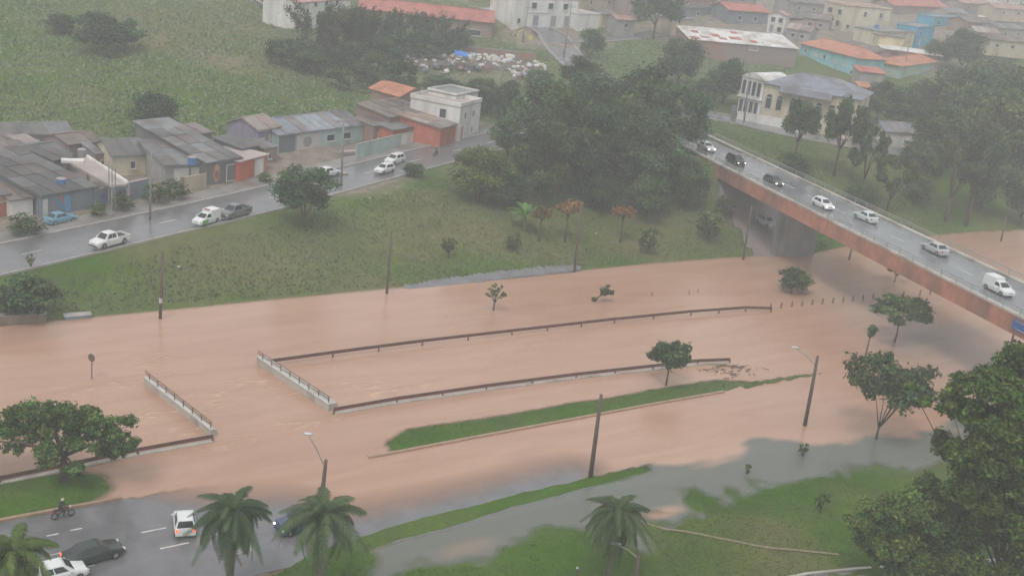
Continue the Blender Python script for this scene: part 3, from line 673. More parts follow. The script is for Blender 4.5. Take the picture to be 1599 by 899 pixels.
sd = MB().tube([(.05, -.03, 2.0), (.05, -.07, 2.0)], .36, 14).build('disc', mat('sign_back', (.14, .10, .085), .6, .2), st)
sb = thing('short_post', 'short dark post standing on the lawn left of the lower palm', 'post', P(900, 897, .35))
MB().tube([(0, 0, -.4), (0, 0, .5)], [.1, .09], 7).build('shaft', polem, sb); MB().blob((0, 0, .55), .1, 7, 4).build('cap', lampm, sb)
# small debris caught in the canal
dm = mat('wet_branches', (.10, .08, .065), .8, .3, 4)
for lab, x, y, n_ in (('tangle of dark branches caught at the end of the near guardrail', 1125, 575, 26), ('thin tangle of floating twigs right of the small tree', 1150, 583, 18)):
    mb = MB()
    for _ in range(n_):
        a_ = Vector((rnd.gauss(0, 1.6), rnd.gauss(0, .7), rnd.uniform(0, .12))); d = Vector((rnd.uniform(-1, 1), rnd.uniform(-.5, .5), rnd.uniform(-.03, .12)))
        mb.tube([a_, a_ + d * .6, a_ + d * 1.1 + Vector((.1, .1, 0))], [.05, .04, .02], 4)
    o = mb.build('branch_tangle', dm); o.location = P(x, y, .03); o.rotation_euler.z = .6; tag(o, lab, None, None, 'stuff')

# ------------------------------------------------------------------ buildings
tile = lambda nm, c: mat(nm, c, .7, .22, 1.2, .5, wave=2.2, wave_axis='X', stain=tuple(x * .72 for x in c))
sheet = lambda nm, c: mat(nm, c, .5, .28, .8, .4, wave=1.6, wave_axis='X', stain=(c[0] * .62, c[1] * .54, c[2] * .48))
paint = lambda nm, c: mat(nm, c, .8, .12, .9, .1, stain=(c[0] * .74, c[1] * .71, c[2] * .68))
C = dict(
    cream=paint('cream_render', (.60, .55, .42)), white=paint('white_render', (.70, .70, .68)), yellow=paint('yellow_render', (.66, .58, .38)), beige=paint('beige_render', (.48, .41, .32)),
    azure=paint('azure_render', (.07, .36, .55)), ltblue=paint('light_blue_render', (.25, .55, .62)), orange=paint('orange_render', (.55, .13, .06)), redor=paint('red_orange_render', (.50, .16, .10)), purple=paint('violet_render', (.26, .24, .33)),
    teal=paint('pale_teal_render', (.38, .50, .47)), dark=paint('dark_grey_render', (.16, .16, .16)), bluegrey=paint('blue_grey_render', (.20, .24, .28)), brick=mat('bare_brick', (.33, .17, .13), .8, .25, 3, .3, stain=(.25, .2, .18)), mauve=paint('mauve_render', (.33, .26, .25)),
    brown=paint('brown_render', (.30, .22, .17)), grey=paint('grey_render', (.34, .33, .32)), pink=paint('pink_render', (.55, .38, .36)),
    r_grey=sheet('grey_sheet_roof', (.20, .205, .215)), r_dark=sheet('dark_sheet_roof', (.115, .115, .12)), r_red=tile('red_tile_roof', (.45, .16, .13)), r_orange=tile('orange_tile_roof', (.50, .21, .13)), r_taupe=sheet('taupe_roof', (.30, .255, .23)),
    r_brown=sheet('brown_sheet_roof', (.19, .15, .13)), r_blue=sheet('blue_grey_roof', (.20, .22, .27)), r_pink=tile('faded_pink_roof', (.42, .25, .22)), r_white=sheet('white_sheet_roof', (.66, .66, .65)), slab=mat('pinkish_slab', (.42, .36, .33), .7, .15, .6, .1, stain=(.33, .28, .26)))
def shades(nm, c): return [sheet('%s_%d' % (nm, i), tuple(min(1, x * f) for x, f in zip(c, fs))) for i, fs in enumerate(((1, 1, 1), (1.3, 1.3, 1.3), (.72, .72, .72), (1.15, .95, .85), (.9, .8, .72)))]
SHEETS = {'r_grey': shades('grey_sheet', (.155, .16, .168)), 'r_dark': shades('dark_sheet', (.10, .10, .104)), 'r_brown': shades('brown_sheet', (.155, .13, .12)), 'r_blue': shades('blue_sheet', (.20, .22, .25)), 'r_taupe': shades('taupe_sheet', (.30, .26, .24))}
glassm = mat('window_glass', (.05, .06, .07), .12, .1, 1, spec=.6); framem = mat('window_frame', (.55, .55, .53), .5, .1); doorm = mat('door_panel', (.26, .27, .30), .5, .15); woodm = mat('dark_opening', (.08, .07, .065), .7, .2)
def opening(parent, u, v, w, h, face, L, D, kind='window', arch=False, glass=None):
    """window or door on a wall of a building: u along the wall from its left, v above its foot"""
    if face == 'front': M = Matrix.Translation((u, 0, v))
    elif face == 'left': M = Matrix.Translation((0, D - u, v)) @ Matrix.Rotation(R(-90), 4, 'Z')
    elif face == 'right': M = Matrix.Translation((L, u, v)) @ Matrix.Rotation(R(90), 4, 'Z')
    fr = MB(); t = .1
    for c, d in (((0, -.05, h / 2), (t, .12, h)), ((w, -.05, h / 2), (t, .12, h)), ((w / 2, -.05, t / 2), (w - t, .12, t)), ((w / 2, -.05, h - t / 2), (w - t, .12, t))):
        fr.box(c, d)
    fr.v = [tuple(M @ Vector(p)) for p in fr.v]
    f = fr.build(kind, framem, parent)
    pn = MB()
    if arch:
        pts = [(t / 2, -.03, t), (w - t / 2, -.03, t)] + [(w / 2 + (w / 2 - t / 2) * math.cos(a), -.03, h + (w / 2) * math.sin(a)) for a in np.linspace(0, math.pi, 9)]
        pn.extrude(pts, (0, .02, 0))
    else: pn.box((w / 2, -.02, h / 2), (w - t, .03, h - t))
    pn.v = [tuple(M @ Vector(p)) for p in pn.v]
    pn.build('pane' if kind == 'window' else 'leaf', glass or (glassm if kind == 'window' else doorm), f)
    if kind == 'window' and not arch:
        sl = MB().box((w / 2, -.08, -.04), (w + .2, .2, .08)); sl.v = [tuple(M @ Vector(p)) for p in sl.v]; sl.build('sill', framem, f)
    return f
def roof_mesh(L, D, H, kind, rh, ov, th=.14):
    x0, x1, y0, y1 = -ov, L + ov, -ov, D + ov; up = Vector((0, 0, th)); mb = MB(); ex = []
    if kind == 'gable': ex = [[(x0, y0, H), (x1, y0, H), (x1, D / 2, H + rh), (x0, D / 2, H + rh)], [(x1, y1, H), (x0, y1, H), (x0, D / 2, H + rh), (x1, D / 2, H + rh)]]
    elif kind == 'gable_y': ex = [[(x0, y1, H), (x0, y0, H), (L / 2, y0, H + rh), (L / 2, y1, H + rh)], [(x1, y0, H), (x1, y1, H), (L / 2, y1, H + rh), (L / 2, y0, H + rh)]]
    elif kind == 'shed': ex = [[(x0, y0, H), (x1, y0, H), (x1, y1, H + rh), (x0, y1, H + rh)]]
    elif kind == 'shed_x': ex = [[(x0, y0, H + rh), (x1, y0, H), (x1, y1, H), (x0, y1, H + rh)]]
    elif kind == 'hip':
        k = min(D / 2, L / 2) * .9
        ex = [[(x0, y0, H), (x1, y0, H), (L - k, D / 2, H + rh), (k, D / 2, H + rh)], [(x1, y1, H), (x0, y1, H), (k, D / 2, H + rh), (L - k, D / 2, H + rh)],
              [(x0, y1, H), (x0, y0, H), (k, D / 2, H + rh)], [(x1, y0, H), (x1, y1, H), (L - k, D / 2, H + rh)]]
    else: ex = [[(x0, y0, H), (x1, y0, H), (x1, y1, H), (x0, y1, H)]]
    for e in ex: mb.extrude(e, up)
    return mb
def house(label, A, B, z, D, H, wall, roof, kind='gable', rh=1.2, ov=.35, wins=(), name='house', cat='house', group=None, parapet=0, side=None, foot=1.5, tank=False):
    a, b = P(A[0], A[1], z), P(B[0], B[1], z); L = (b - a).length
    t = thing(name, label, cat, a, heading(a, b), group)
    w = MB()
    if kind in ('gable',):
        pts = [(0, 0, -foot), (0, D, -foot), (0, D, H), (0, D / 2, H + rh), (0, 0, H)]; w.extrude(pts, (L, 0, 0))
    elif kind == 'gable_y': w.extrude([(0, 0, -foot), (L, 0, -foot), (L, 0, H), (L / 2, 0, H + rh), (0, 0, H)], (0, D, 0))
    elif kind == 'shed': w.extrude([(0, 0, -foot), (0, D, -foot), (0, D, H + rh), (0, 0, H)], (L, 0, 0))
    elif kind == 'shed_x': w.extrude([(0, 0, -foot), (L, 0, -foot), (L, 0, H), (0, 0, H + rh)], (0, D, 0))
    else: w.prism([(0, 0), (L, 0), (L, D), (0, D)], -foot, H)
    w.build('wall', C[wall] if isinstance(wall, str) else wall, t)
    rf = roof_mesh(L, D, H + .01, kind, rh, ov).build('roof', C[roof], t)
    if roof in SHEETS and kind in ('gable', 'shed'):
        run = D / 2 if kind == 'gable' else D; nx, ny = max(2, int(L / 1.5)), max(1, int(run / 2.6)); ang = math.atan2(rh, run + (ov if kind == 'gable' else 2 * ov))
        for i in range(nx):
            for j in range(ny):
                if rnd.random() < .22: continue
                wx_, wy_ = (L + 2 * ov) / nx, (run + ov) / ny; cx_, cy_ = -ov + (i + .5) * wx_, -ov + (j + .5) * wy_
                sh_ = MB().box((cx_, cy_, H + .01 + .16 + (cy_ + ov) * math.tan(ang) + rnd.uniform(.02, .06)), (wx_ * rnd.uniform(.9, .98), wy_ * rnd.uniform(.94, 1.02) / math.cos(ang), .03), M=Matrix.Rotation(ang + rnd.uniform(-.006, .006), 4, 'X') @ Matrix.Rotation(rnd.uniform(-.012, .012), 4, 'Z'))
                sh_.build('roof_sheet', rnd.choice(SHEETS[roof]), rf)
    if kind in ('gable', 'hip'):
        k = 0 if kind == 'gable' else min(D / 2, L / 2) * .9
        MB().beam((k - (ov if not k else 0), D / 2, H + rh + .17), (L - k + (ov if not k else 0), D / 2, H + rh + .17), .3, .12).build('ridge_cap', C[roof], rf)
    if parapet:
        pr = MB(); q = .18
        for c, d in (((L / 2, -ov + q / 2, H + .15 + parapet / 2), (L + 2 * ov, q, parapet)), ((L / 2, D + ov - q / 2, H + .15 + parapet / 2), (L + 2 * ov, q, parapet)), ((-ov + q / 2, D / 2, H + .15 + parapet / 2), (q, D + 2 * ov - 2 * q, parapet)), ((L + ov - q / 2, D / 2, H + .15 + parapet / 2), (q, D + 2 * ov - 2 * q, parapet))): pr.box(c, d)
        pr.build('parapet', C[wall], rf)
    if tank:
        MB().tube([(L * .3, D * .6, H + .15), (L * .3, D * .6, H + 1.1)], [.6, .65], 10).build('water_tank', mat('tank_blue', (.06, .18, .42), .5, .1), rf)
    for q in wins:
        f, u, v, ww, hh = q[:5]; k = q[5] if len(q) > 5 else 'window'
        ln = L if f == 'front' else D
        opening(t, u * ln if u <= 1 else u, v, ww, hh, f, L, D, 'door' if k in ('door', 'gate') else 'window', k == 'arch', C.get(q[6]) if len(q) > 6 else None)
    return t
def mural(parent, shapes):                                  # paint on a wall, flat shapes a few millimetres proud
    for i, (pts, c) in enumerate(shapes):
        MB().extrude([(x, -.012 - .004 * i, z) for x, z in pts], (0, .003, 0)).build('mural_shape', mat('mural_%d_%d_%d' % tuple(int(v * 99) for v in c), c, .7, .2, 3), parent)
def oval(cx, cz, rx, rz, n=12): return [(cx + rx * math.cos(2 * math.pi * i / n), cz + rz * math.sin(2 * math.pi * i / n)) for i in range(n)]

# the row of shacks along the far avenue, from the left
zl = 2.9
house('beige shack with a low flat roof cut by the left picture edge', (-28, 346), (13, 340), 2.7, 6, 2.7, 'beige', 'r_dark', 'flat', wins=(('front', .62, 0, 1.0, 2.0, 'door', 'redor'),))
house('small white walled shed left of the blue parked car', (19, 344), (52, 340), 2.8, 5, 2.3, 'white', 'r_brown', 'shed', .5)
wk = house('dark long workshop with murals behind the blue parked car', (66, 342), (149, 326), 2.9, 15, 2.6, 'bluegrey', 'r_dark', 'shed', 1.7, wins=(('front', .02, 0, .5, 2.3, 'door', 'white'),))
mural(wk, [(oval(3.0, 1.5, .9, .8), (.08, .25, .42)), ([(2.3, 2.4), (3.2, .4), (3.6, 2.5), (3.1, 2.1)], (.45, .09, .08)), ([(3.0, .3), (3.8, .3), (3.6, 2.4), (2.9, 2.2)], (.1, .3, .5)),
           ([(6.3, .0), (6.9, .2), (7.1, 1.6), (7.6, 2.5), (8.5, 2.55), (8.0, .2)], (.6, .6, .58)), ([(7.2, .2), (8.1, .25), (8.3, 2.3), (7.6, 2.2)], (.36, .13, .08))])
wa = P(149, 327, 2.95); wb_ = P(232, 306, 3.1)
gw = thing('graffiti_wall', 'dark blue graffiti wall between the murals and the weeds', 'wall', wa, heading(wa, wb_)); Lw = (wb_ - wa).length
MB().box((Lw / 2, .12, 1.0), (Lw, .24, 2.6)).build('panel', C['bluegrey'], gw); MB().box((Lw / 2, .12, 2.36), (Lw, .34, .1)).build('coping', C['grey'], gw)
mural(gw, [(oval(1.2 + k * 1.5, 1.1 + .2 * (k % 2), .6, .7), c) for k, c in enumerate([(.12, .16, .3), (.3, .3, .33), (.1, .14, .22), (.24, .2, .3)])])
# workshop with the long pinkish roof slab
q = [P(100, 252, 6.4), P(136, 249, 6.4), P(199, 290, 6.0), P(174, 293, 6.0)]
cs = thing('open_shed', 'open shed under a long pinkish concrete slab with white edge beams', 'shed', (q[0].x, q[0].y, 3))
lo = lambda v: v - Vector((q[0].x, q[0].y, 3))
MB().extrude([lo(v) for v in q], (0, 0, .25)).build('roof_slab', C['slab'], cs)
MB().beam(lo(q[1]) + Vector((0, 0, .4)), lo(q[2]) + Vector((0, 0, .4)), .25, .34).build('edge_beam', C['white'], cs)
MB().beam(lo(q[3]) + Vector((0, 0, .3)), lo(q[3]).lerp(lo(q[2]), .1) + Vector((0, 0, .3)), .6, .4).build('edge_beam', C['white'], cs)
MB().box(lo(q[0]) + Vector((1.2, -.4, .3)), (2.6, 1.4, .3), .4).build('roof_patch', C['white'], cs)
for v, t_ in ((q[0], 0), (q[1], 0), (q[2], 0), (q[3], 0)): MB().tube([lo(v) + Vector((0, .3, -4.2)), lo(v) + Vector((0, .3, 0))], .18, 6).build('post', C['grey'], cs)
for i, (x, y0, y1) in enumerate(((170, 297, 251), (175, 297, 258), (180, 295, 262))):
    b_ = P(x, y0, 6.2); o = MB().tube([(0, 0, -3.2), (0, 0, rise(b_, y1))], .06, 6).build('steel_column', polem2); o.location = b_
    tag(o, ['left thin column rising in front of the pinkish slab', 'middle thin column rising in front of the pinkish slab', 'right thin column rising in front of the pinkish slab'][i], 'column')
house('cream house with a dark window and grey sheet roof below the round tree', (176, 277), (254, 273), 3.3, 7, 2.7, 'cream', 'r_grey', 'gable', 1.3, wins=(('front', .34, 1.0, .7, 1.1), ('front', .8, .9, .5, 1.2)))
house('grey roofed low house with white front panels beside the beige gate wall', (258, 291), (323, 286), 3.5, 8, 2.6, 'grey', 'r_grey', 'shed', 1.3, wins=(('front', .2, .6, 1.9, 1.6, 'door', 'white'), ('front', .62, .6, 1.2, 1.6, 'door', 'white')))
house('taupe roofed small house behind the low grey house', (262, 262), (306, 258), 3.9, 5.5, 3.0, 'grey', 'r_taupe', 'gable', .9, wins=(('left', .3, 1, 1.5, 1.2, 'door', 'white'),))
gb = P(283, 303, 3.4); ge = P(322, 295, 3.45); bw = thing('gate_wall', 'beige gate wall in front of the low grey house', 'wall', gb, heading(gb, ge)); Lg = (ge - gb).length
MB().box((Lg / 2, .1, .9), (Lg, .2, 2.4)).build('panel', C['beige'], bw); MB().box((.15, .05, .95), (.4, .36, 2.5)).build('gatepost', C['brown'], bw)
gs = house('grey shed with a big sloping roof and orange graffiti on its front', (322, 290), (373, 282), 3.6, 15, 3.0, 'dark', 'r_grey', 'shed', 2.2, wins=(('front', .6, .1, 1.8, 2.3, 'door', 'dark'),))
mural(gs, [(oval(1.6, 1.5, .55, 1.2), (.48, .2, .12)), (oval(1.65, 1.3, .3, .55), (.2, .12, .12)), (oval(1.7, 2.2, .35, .4), (.5, .32, .2)), (oval(3.3, 1.4, .3, .8), (.24, .16, .2))])
house('bright orange garage with a white door and pale flat roof', (373, 284), (415, 272), 3.65, 6, 2.7, 'orange', 'slab', 'flat', wins=(('front', .56, .25, 1.9, 2.2, 'door', 'white'),), name='garage', cat='garage')
house('violet painted house with a taupe gable roof behind the orange garage', (402, 240), (434, 234), 4.6, 6, 3.2, 'purple', 'r_taupe', 'gable', 1.3, wins=(('front', .5, 1.6, 1.0, .9, 'window', 'yellow'), ('front', .12, .2, .8, 2, 'door', 'white')))
wh = house('wide blue grey warehouse with a pale sheet roof and painted front wall', (434, 240), (566, 222), 4.6, 9, 2.6, 'teal', 'r_blue', 'gable', 1.3, wins=(('front', .55, .8, 1.6, 1.1), ('front', .75, .8, 1.6, 1.1)), name='warehouse', cat='warehouse')
mural(wh, [([(.1, .05), (3.2, .05), (3.2, 2.55), (.1, 2.55)], (.14, .16, .19)), ([(3.5, .05), (8.2, .05), (8.2, 2.3), (3.5, 2.3)], (.5, .48, .46)), (oval(5.6, 1.2, .9, .8), (.3, .26, .26))])
w0, w1 = P(556, 247, 4.5), P(668, 216, 4.9); lw = thing('street_wall', 'long pale teal and white street wall behind the two white cars', 'wall', w0, heading(w0, w1)); Lw = (w1 - w0).length
MB().box((Lw * .3, .1, .8), (Lw * .6 - .02, .2, 2.4)).build('panel', C['teal'], lw); MB().box((Lw * .8, .1, .8), (Lw * .4 - .02, .2, 2.4)).build('panel', C['white'], lw)
MB().box((Lw / 2, .1, 2.05), (Lw, .28, .1)).build('coping', C['grey'], lw)
house('brown brick house with a brown roof behind the long street wall', (606, 214), (668, 204), 5.4, 7, 3.0, 'brick', 'r_brown', 'shed', .9, wins=(('front', .3, .9, 1.2, 1.2), ('front', .65, .9, 1.2, 1.2)))
house('red walled lean-to in front of the brown brick house', (612, 224), (650, 216), 5.2, 3, 2.0, 'redor', 'r_grey', 'shed', .4, name='lean_to', cat='shed')
house('narrow brick house with a bright orange tiled roof left of the white building', (622, 182), (664, 178), 6.4, 7, 3.2, 'brick', 'r_orange', 'gable_y', 1.3, wins=(('front', .4, 1.2, 1.2, 1.2),))
house('red orange garage with a taupe roof in front of the white building', (686, 228), (716, 218), 5.1, 8, 2.7, 'redor', 'r_taupe', 'shed', .8, name='garage', cat='garage')
house('white two storey building with a red door stripe by the avenue', (714, 221), (746, 211), 5.1, 9, 5.4, 'white', 'slab', 'flat', ov=.1, parapet=.6, wins=(('front', .2, 3.4, .7, 1.1), ('front', .6, 3.4, .7, 1.1), ('front', .1, 0, .8, 2.4, 'door', 'redor'), ('front', .6, .9, .6, .9), ('left', .6, 3.2, 1.2, 1.6)), name='building', cat='building')
house('white upper block with a grey roof edge beside the orange roof', (664, 190), (708, 200), 6.0, 7, 5.2, 'white', 'r_grey', 'flat', ov=.1, parapet=.3, wins=(('front', .86, 2.9, .9, 1.8),), name='building', cat='building')
house('low grey shed with a red roof edge at the left side of the grove', (768, 178), (806, 172), 6.2, 5, 2.5, 'grey', 'r_grey', 'shed', .5, wins=(('front', .1, 2.0, 2.8, .4, 'door', 'redor'),), name='shed', cat='shed')
house('long low shed with grey roof at the foot of the green hill', (-30, 238), (112, 232), 3.1, 6, 2.1, 'grey', 'r_grey', 'gable', .9, name='shed', cat='shed')
house('brown roofed shack in the second row at the left picture edge', (-10, 282), (62, 276), 2.9, 7, 2.2, 'brown', 'r_brown', 'shed', .8, wins=(('front', .5, .5, 1.2, 1.0),), name='shack', cat='shack')
house('grey brown shack with a rusty roof left of the pinkish slab', (66, 278), (112, 270), 3.0, 8, 2.3, 'brown', 'r_dark', 'gable', .8, name='shack', cat='shack')
house('dark roofed shack behind the pinkish slab and left of the cream house', (108, 252), (158, 246), 3.4, 6, 2.2, 'mauve', 'r_brown', 'gable', .7, name='shack', cat='shack')
house('low dark shack between the white shed and the long workshop roof', (28, 318), (78, 308), 2.9, 6, 2.4, 'dark', 'r_brown', 'shed', .6, name='shack', cat='shack')
for lab, A_, B_, z_, D_, H_, wl_, rf_ in (('tiny lean-to with brown roof behind the white walled shed', (36, 300), (62, 296), 2.9, 3.5, 2.6, 'grey', 'r_brown'), ('small dark lean-to on the back of the long workshop', (84, 292), (112, 286), 3.0, 3.5, 3.2, 'dark', 'r_dark'), ('little shed with pale roof between the second row shacks', (40, 258), (66, 255), 3.0, 4, 2.4, 'beige', 'r_taupe'),
                                       ('small grey hut left of the cream house', (150, 268), (174, 266), 3.2, 4, 2.3, 'mauve', 'r_grey'), ('narrow shed tucked behind the grey shed with sloping roof', (300, 240), (330, 236), 4.2, 4, 2.6, 'brown', 'r_brown'), ('low dark hut right of the sloping grey roof', (376, 262), (400, 257), 4.1, 5, 2.6, 'dark', 'r_dark'), ('small brown shed in front of the violet house', (412, 256), (432, 251), 4.2, 3.5, 2.0, 'brown', 'r_grey'),
                                       ('brick lean-to left of the brown brick house', (582, 222), (606, 217), 5.0, 4, 2.4, 'brick', 'r_brown'), ('small grey hut at the left edge below the long low shed', (2, 252), (34, 249), 3.0, 4, 2.2, 'grey', 'r_brown')):
    house(lab, A_, B_, z_, D_, H_, wl_, rf_, 'shed', .5, .25, wins=(('front', .3, .5, .7, 1.0),), name='small_shed', cat='shed', group='small sheds among the roadside shacks')
for lab, x, y, z_ in (('blue water tank on the dark long workshop roof', 96, 286, 5.9), ('grey water tank on a roof behind the pinkish slab', 128, 240, 6.0), ('blue water tank on the grey house beside the gate wall', 300, 252, 7.0)):
    t = thing('water_tank', lab, 'water tank', P(x, y, z_)); MB().tube([(0, 0, -.4), (0, 0, .55)], [.5, .56], 12).build('drum', mat('tank_blue' if 'blue' in lab else 'tank_grey', (.06, .18, .42) if 'blue' in lab else (.3, .3, .3), .5, .1), t); MB().tube([(0, 0, .55), (0, 0, .68)], [.6, .35], 12).build('lid', C['grey'], t)
for lab, x, y, w in (('larger white tarpaulin bundle on a roof at the foot of the hill', 32, 232, 2.3), ('smaller white tarpaulin bundle on a roof at the foot of the hill', 58, 231, 1.1)):
    o = MB().blob((0, 0, .5), (w / 2, .7, .55), 10, 6, .08).build('tarpaulin_bundle', C['white'], None, True); o.location = P(x, y, 3.6); tag(o, lab, 'bundle')

# the hill town along the top
house('pale cream building cut by the top edge above the bamboo', (462, 42), (546, 33), 12.9, 8, 4.6, 'white', 'r_pink', 'gable', 1.2, wins=(('front', .16, 2.0, 1.1, 1.2), ('front', .30, 3.6, 1.1, 1.2), ('front', .5, 3.6, 1.1, 1.2), ('front', .7, 3.6, 1.1, 1.2)), name='building', cat='building')
ra, rb = P(396, 8, 14.0), P(462, 46, 12.0); rw = thing('retaining_wall', 'dark sloping retaining wall left of the pale cream building', 'wall', ra, heading(ra, rb)); Lr = (rb - ra).length
MB().extrude([(0, 0, -2), (Lr, 0, -3), (Lr, 0, -.6), (0, 0, 1.2)], (0, .4, 0)).build('panel', C['dark'], rw); MB().beam((0, .2, 1.25), (Lr, .2, -.55), .55, .12).build('coping', C['grey'], rw)
house('long shed with a faded red tiled roof above the bamboo', (560, 44), (766, 66), 10.6, 11, 4.2, 'brown', 'r_red', 'gable', 2.0, .5, wins=(('front', .82, 1.0, 3, 1.4),), name='long_shed', cat='shed')
ba, bb = P(722, 84, 9.6), P(838, 92, 10.0); bw_ = thing('brick_wall', 'low dark red brick wall behind the scrap yard', 'wall', ba, heading(ba, bb)); Lb = (bb - ba).length
MB().box((Lb / 2, .1, .3), (Lb, .22, 2.4)).build('panel', C['brick'], bw_); MB().box((Lb / 2, .1, 1.55), (Lb, .32, .1)).build('coping', C['grey'], bw_)
house('white two storey house with grey blue doors at the top middle', (800, 42), (898, 44), 13.7, 9, 6.6, 'white', 'r_grey', 'flat', ov=.1, parapet=.5, wins=(('front', .26, 4.2, 1.6, 1.5), ('front', .52, 4.2, 1.6, 1.5), ('front', .76, 4.2, 1.6, 1.5), ('front', .30, .2, 1.8, 2.6, 'door'), ('front', .58, .2, 1.8, 2.6, 'door'), ('front', .80, .2, 1.5, 2.6, 'door'), ('front', .2, 3.1, 7.0, .3, 'door'), ('front', .06, .8, 1.0, 1.2)))
house('low white annex right of the white two storey house', (901, 46), (934, 46), 13.8, 7, 3.4, 'white', 'slab', 'flat', ov=.1, parapet=.3, name='annex', cat='house')
house('small mustard walled house right of the white annex', (938, 40), (962, 40), 14.4, 6, 2.6, 'yellow', 'r_brown', 'gable', .8)
house('small grey house half hidden left of the street tree', (962, 48), (990, 50), 14.2, 6, 2.6, 'grey', 'r_pink', 'gable', .8, wins=(('front', .4, .8, 1, 1.2),))
house('tan walled shop with a light blue awning behind the street trees', (1047, 50), (1080, 50), 14.4, 6, 3.2, 'beige', 'r_blue', 'flat', wins=(('front', .05, 2.4, 3.6, .6, 'door', 'ltblue'),), name='shop', cat='shop')
house('blue roofed low house behind the shop with the blue awning', (1040, 30), (1115, 30), 15.6, 8, 3.0, 'bluegrey', 'r_blue', 'gable', 1.2, wins=(('front', .2, .9, 1.4, 1.2), ('front', .6, .9, 1.4, 1.2)))
bk = house('long bare brick building with a white and red patchwork roof', (1074, 92), (1240, 106), 11.2, 10, 4.4, 'brick', 'r_white', 'shed', 1.9, ov=.3, wins=(('front', .12, 1.2, 1.0, 1.0), ('front', .55, 3.2, 2.2, .9, 'window', 'mauve')), name='brick_building', cat='building')
Lk = (P(1240, 106, 11.2) - P(1074, 92, 11.2)).length
mural(bk, [([(Lk * .34, -.4), (Lk - .05, -.4), (Lk - .05, 4.5), (Lk * .3, 4.5)], (.28, .215, .205))])
for k in range(11):
    u, v = rnd.uniform(.8, Lk - 3), rnd.uniform(.6, 8.5); MB().box((u, v, 4.62 + v * .19), (rnd.uniform(1.0, 2.8), rnd.uniform(.8, 1.6), .22), M=Matrix.Rotation(.187, 4, 'X')).build('roof_panel', C['r_red'] if k % 4 else C['white'], bk)
house('grey house with a faded red roof above the patchwork roof', (1135, 36), (1196, 40), 15.8, 8, 3.4, 'bluegrey', 'r_red', 'gable', 1.6, .5, wins=(('front', .25, .9, 1.3, 1.3), ('front', .65, .9, 1.3, 1.3)))
house('narrow white two storey house right of the faded red roof', (1196, 52), (1222, 56), 15.0, 6, 5.0, 'white', 'r_pink', 'gable_y', .9, wins=(('front', .15, 3.1, 1.2, 1.4), ('front', .6, 3.1, 1.2, 1.4), ('front', .15, .4, 1.1, 2.1, 'door'), ('front', .6, .7, 1.2, 1.4)))
house('light blue house with an orange hipped roof behind the church', (1246, 96), (1336, 121), 10.9, 8, 4.4, 'ltblue', 'r_orange', 'hip', 2.0, .6, wins=(('front', .08, 2.5, .9, 1.0), ('front', .27, 2.3, 1.0, 1.1, 'window', 'yellow'), ('front', .42, 2.2, .9, 1.1), ('front', .62, 1.8, .9, 1.0, 'window', 'pink'), ('front', .78, 1.8, .9, 1.0, 'window', 'pink'), ('front', .9, .4, .8, 1.0)))
house('pinkish grey flat house between the light blue house and the parked cars', (1340, 112), (1368, 118), 11.2, 7, 3.4, 'pink', 'r_taupe', 'flat', ov=.3)
house('tall cream apartment block with open balconies at the top right', (1312, 50), (1384, 56), 16.3, 10, 7.2, 'cream', 'r_pink', 'flat', ov=.2, parapet=.3, wins=(('front', .42, 4.6, 1.0, 1.5), ('front', .76, 4.6, 1.0, 1.5), ('left', .2, 4.4, 2.4, 1.6), ('left', .2, 1.2, 2.4, 1.8), ('left', .7, 4.4, 2.0, 1.6), ('left', .7, 1.2, 2.0, 1.8), ('front', .1, 1.0, 1.0, 1.2)), name='apartment_block', cat='building')
house('pale yellow flat roofed house below the tall cream block', (1332, 66), (1369, 79), 14.6, 7, 3.9, 'yellow', 'r_grey', 'flat', ov=.35, wins=(('front', .1, 1.8, 1.2, 1.2), ('front', .4, 1.8, 1.4, 1.3), ('front', .75, 1.8, 1.3, 1.3)))
house('cream flat roofed house with a single small low window at top right', (1371, 80), (1423, 79), 14.3, 8, 5.0, 'cream', 'r_grey', 'flat', ov=.3, wins=(('front', .3, 4.2, 2.2, .4), ('front', .68, .8, .9, 1.1)), tank=True)
house('small house with a wide dark mauve roof in front of the yellow houses', (1308, 84), (1362, 100), 12.8, 7, 2.6, 'mauve', 'r_brown', 'gable', 1.0, .4)
house('low building with a long white roof edge behind the orange roofed kiosk', (1374, 92), (1466, 104), 13.0, 5, 2.6, 'mauve', 'r_white', 'shed', .5, .5, name='low_building', cat='building')
house('kiosk house with a bright orange hipped roof and pale teal wall', (1404, 120), (1458, 112), 11.6, 7, 2.5, 'teal', 'r_orange', 'hip', 1.4, .6)
house('azure house with a row of windows at the top right', (1456, 46), (1504, 46), 17.2, 6, 3.6, 'azure', 'r_grey', 'flat', ov=.2, parapet=.25, wins=(('front', .1, 1.4, 2.0, 1.4), ('front', .5, 1.0, .9, 1.5), ('front', .82, 1.0, .8, 1.5)))
house('narrow azure house stepping down left of the azure house', (1428, 74), (1454, 70), 15.2, 6, 5.2, 'azure', 'r_grey', 'flat', ov=.1, parapet=.2, wins=(('front', .1, 3.2, 1.3, 1.2), ('front', .55, 1.6, 1.0, 1.2), ('front', .2, .2, .9, 1.9, 'door', 'white')))
house('wide house with a deep red roof at the top right edge of the picture', (1392, 24), (1476, 26), 19.0, 8, 3.0, 'mauve', 'r_red', 'gable', 1.8, .5)
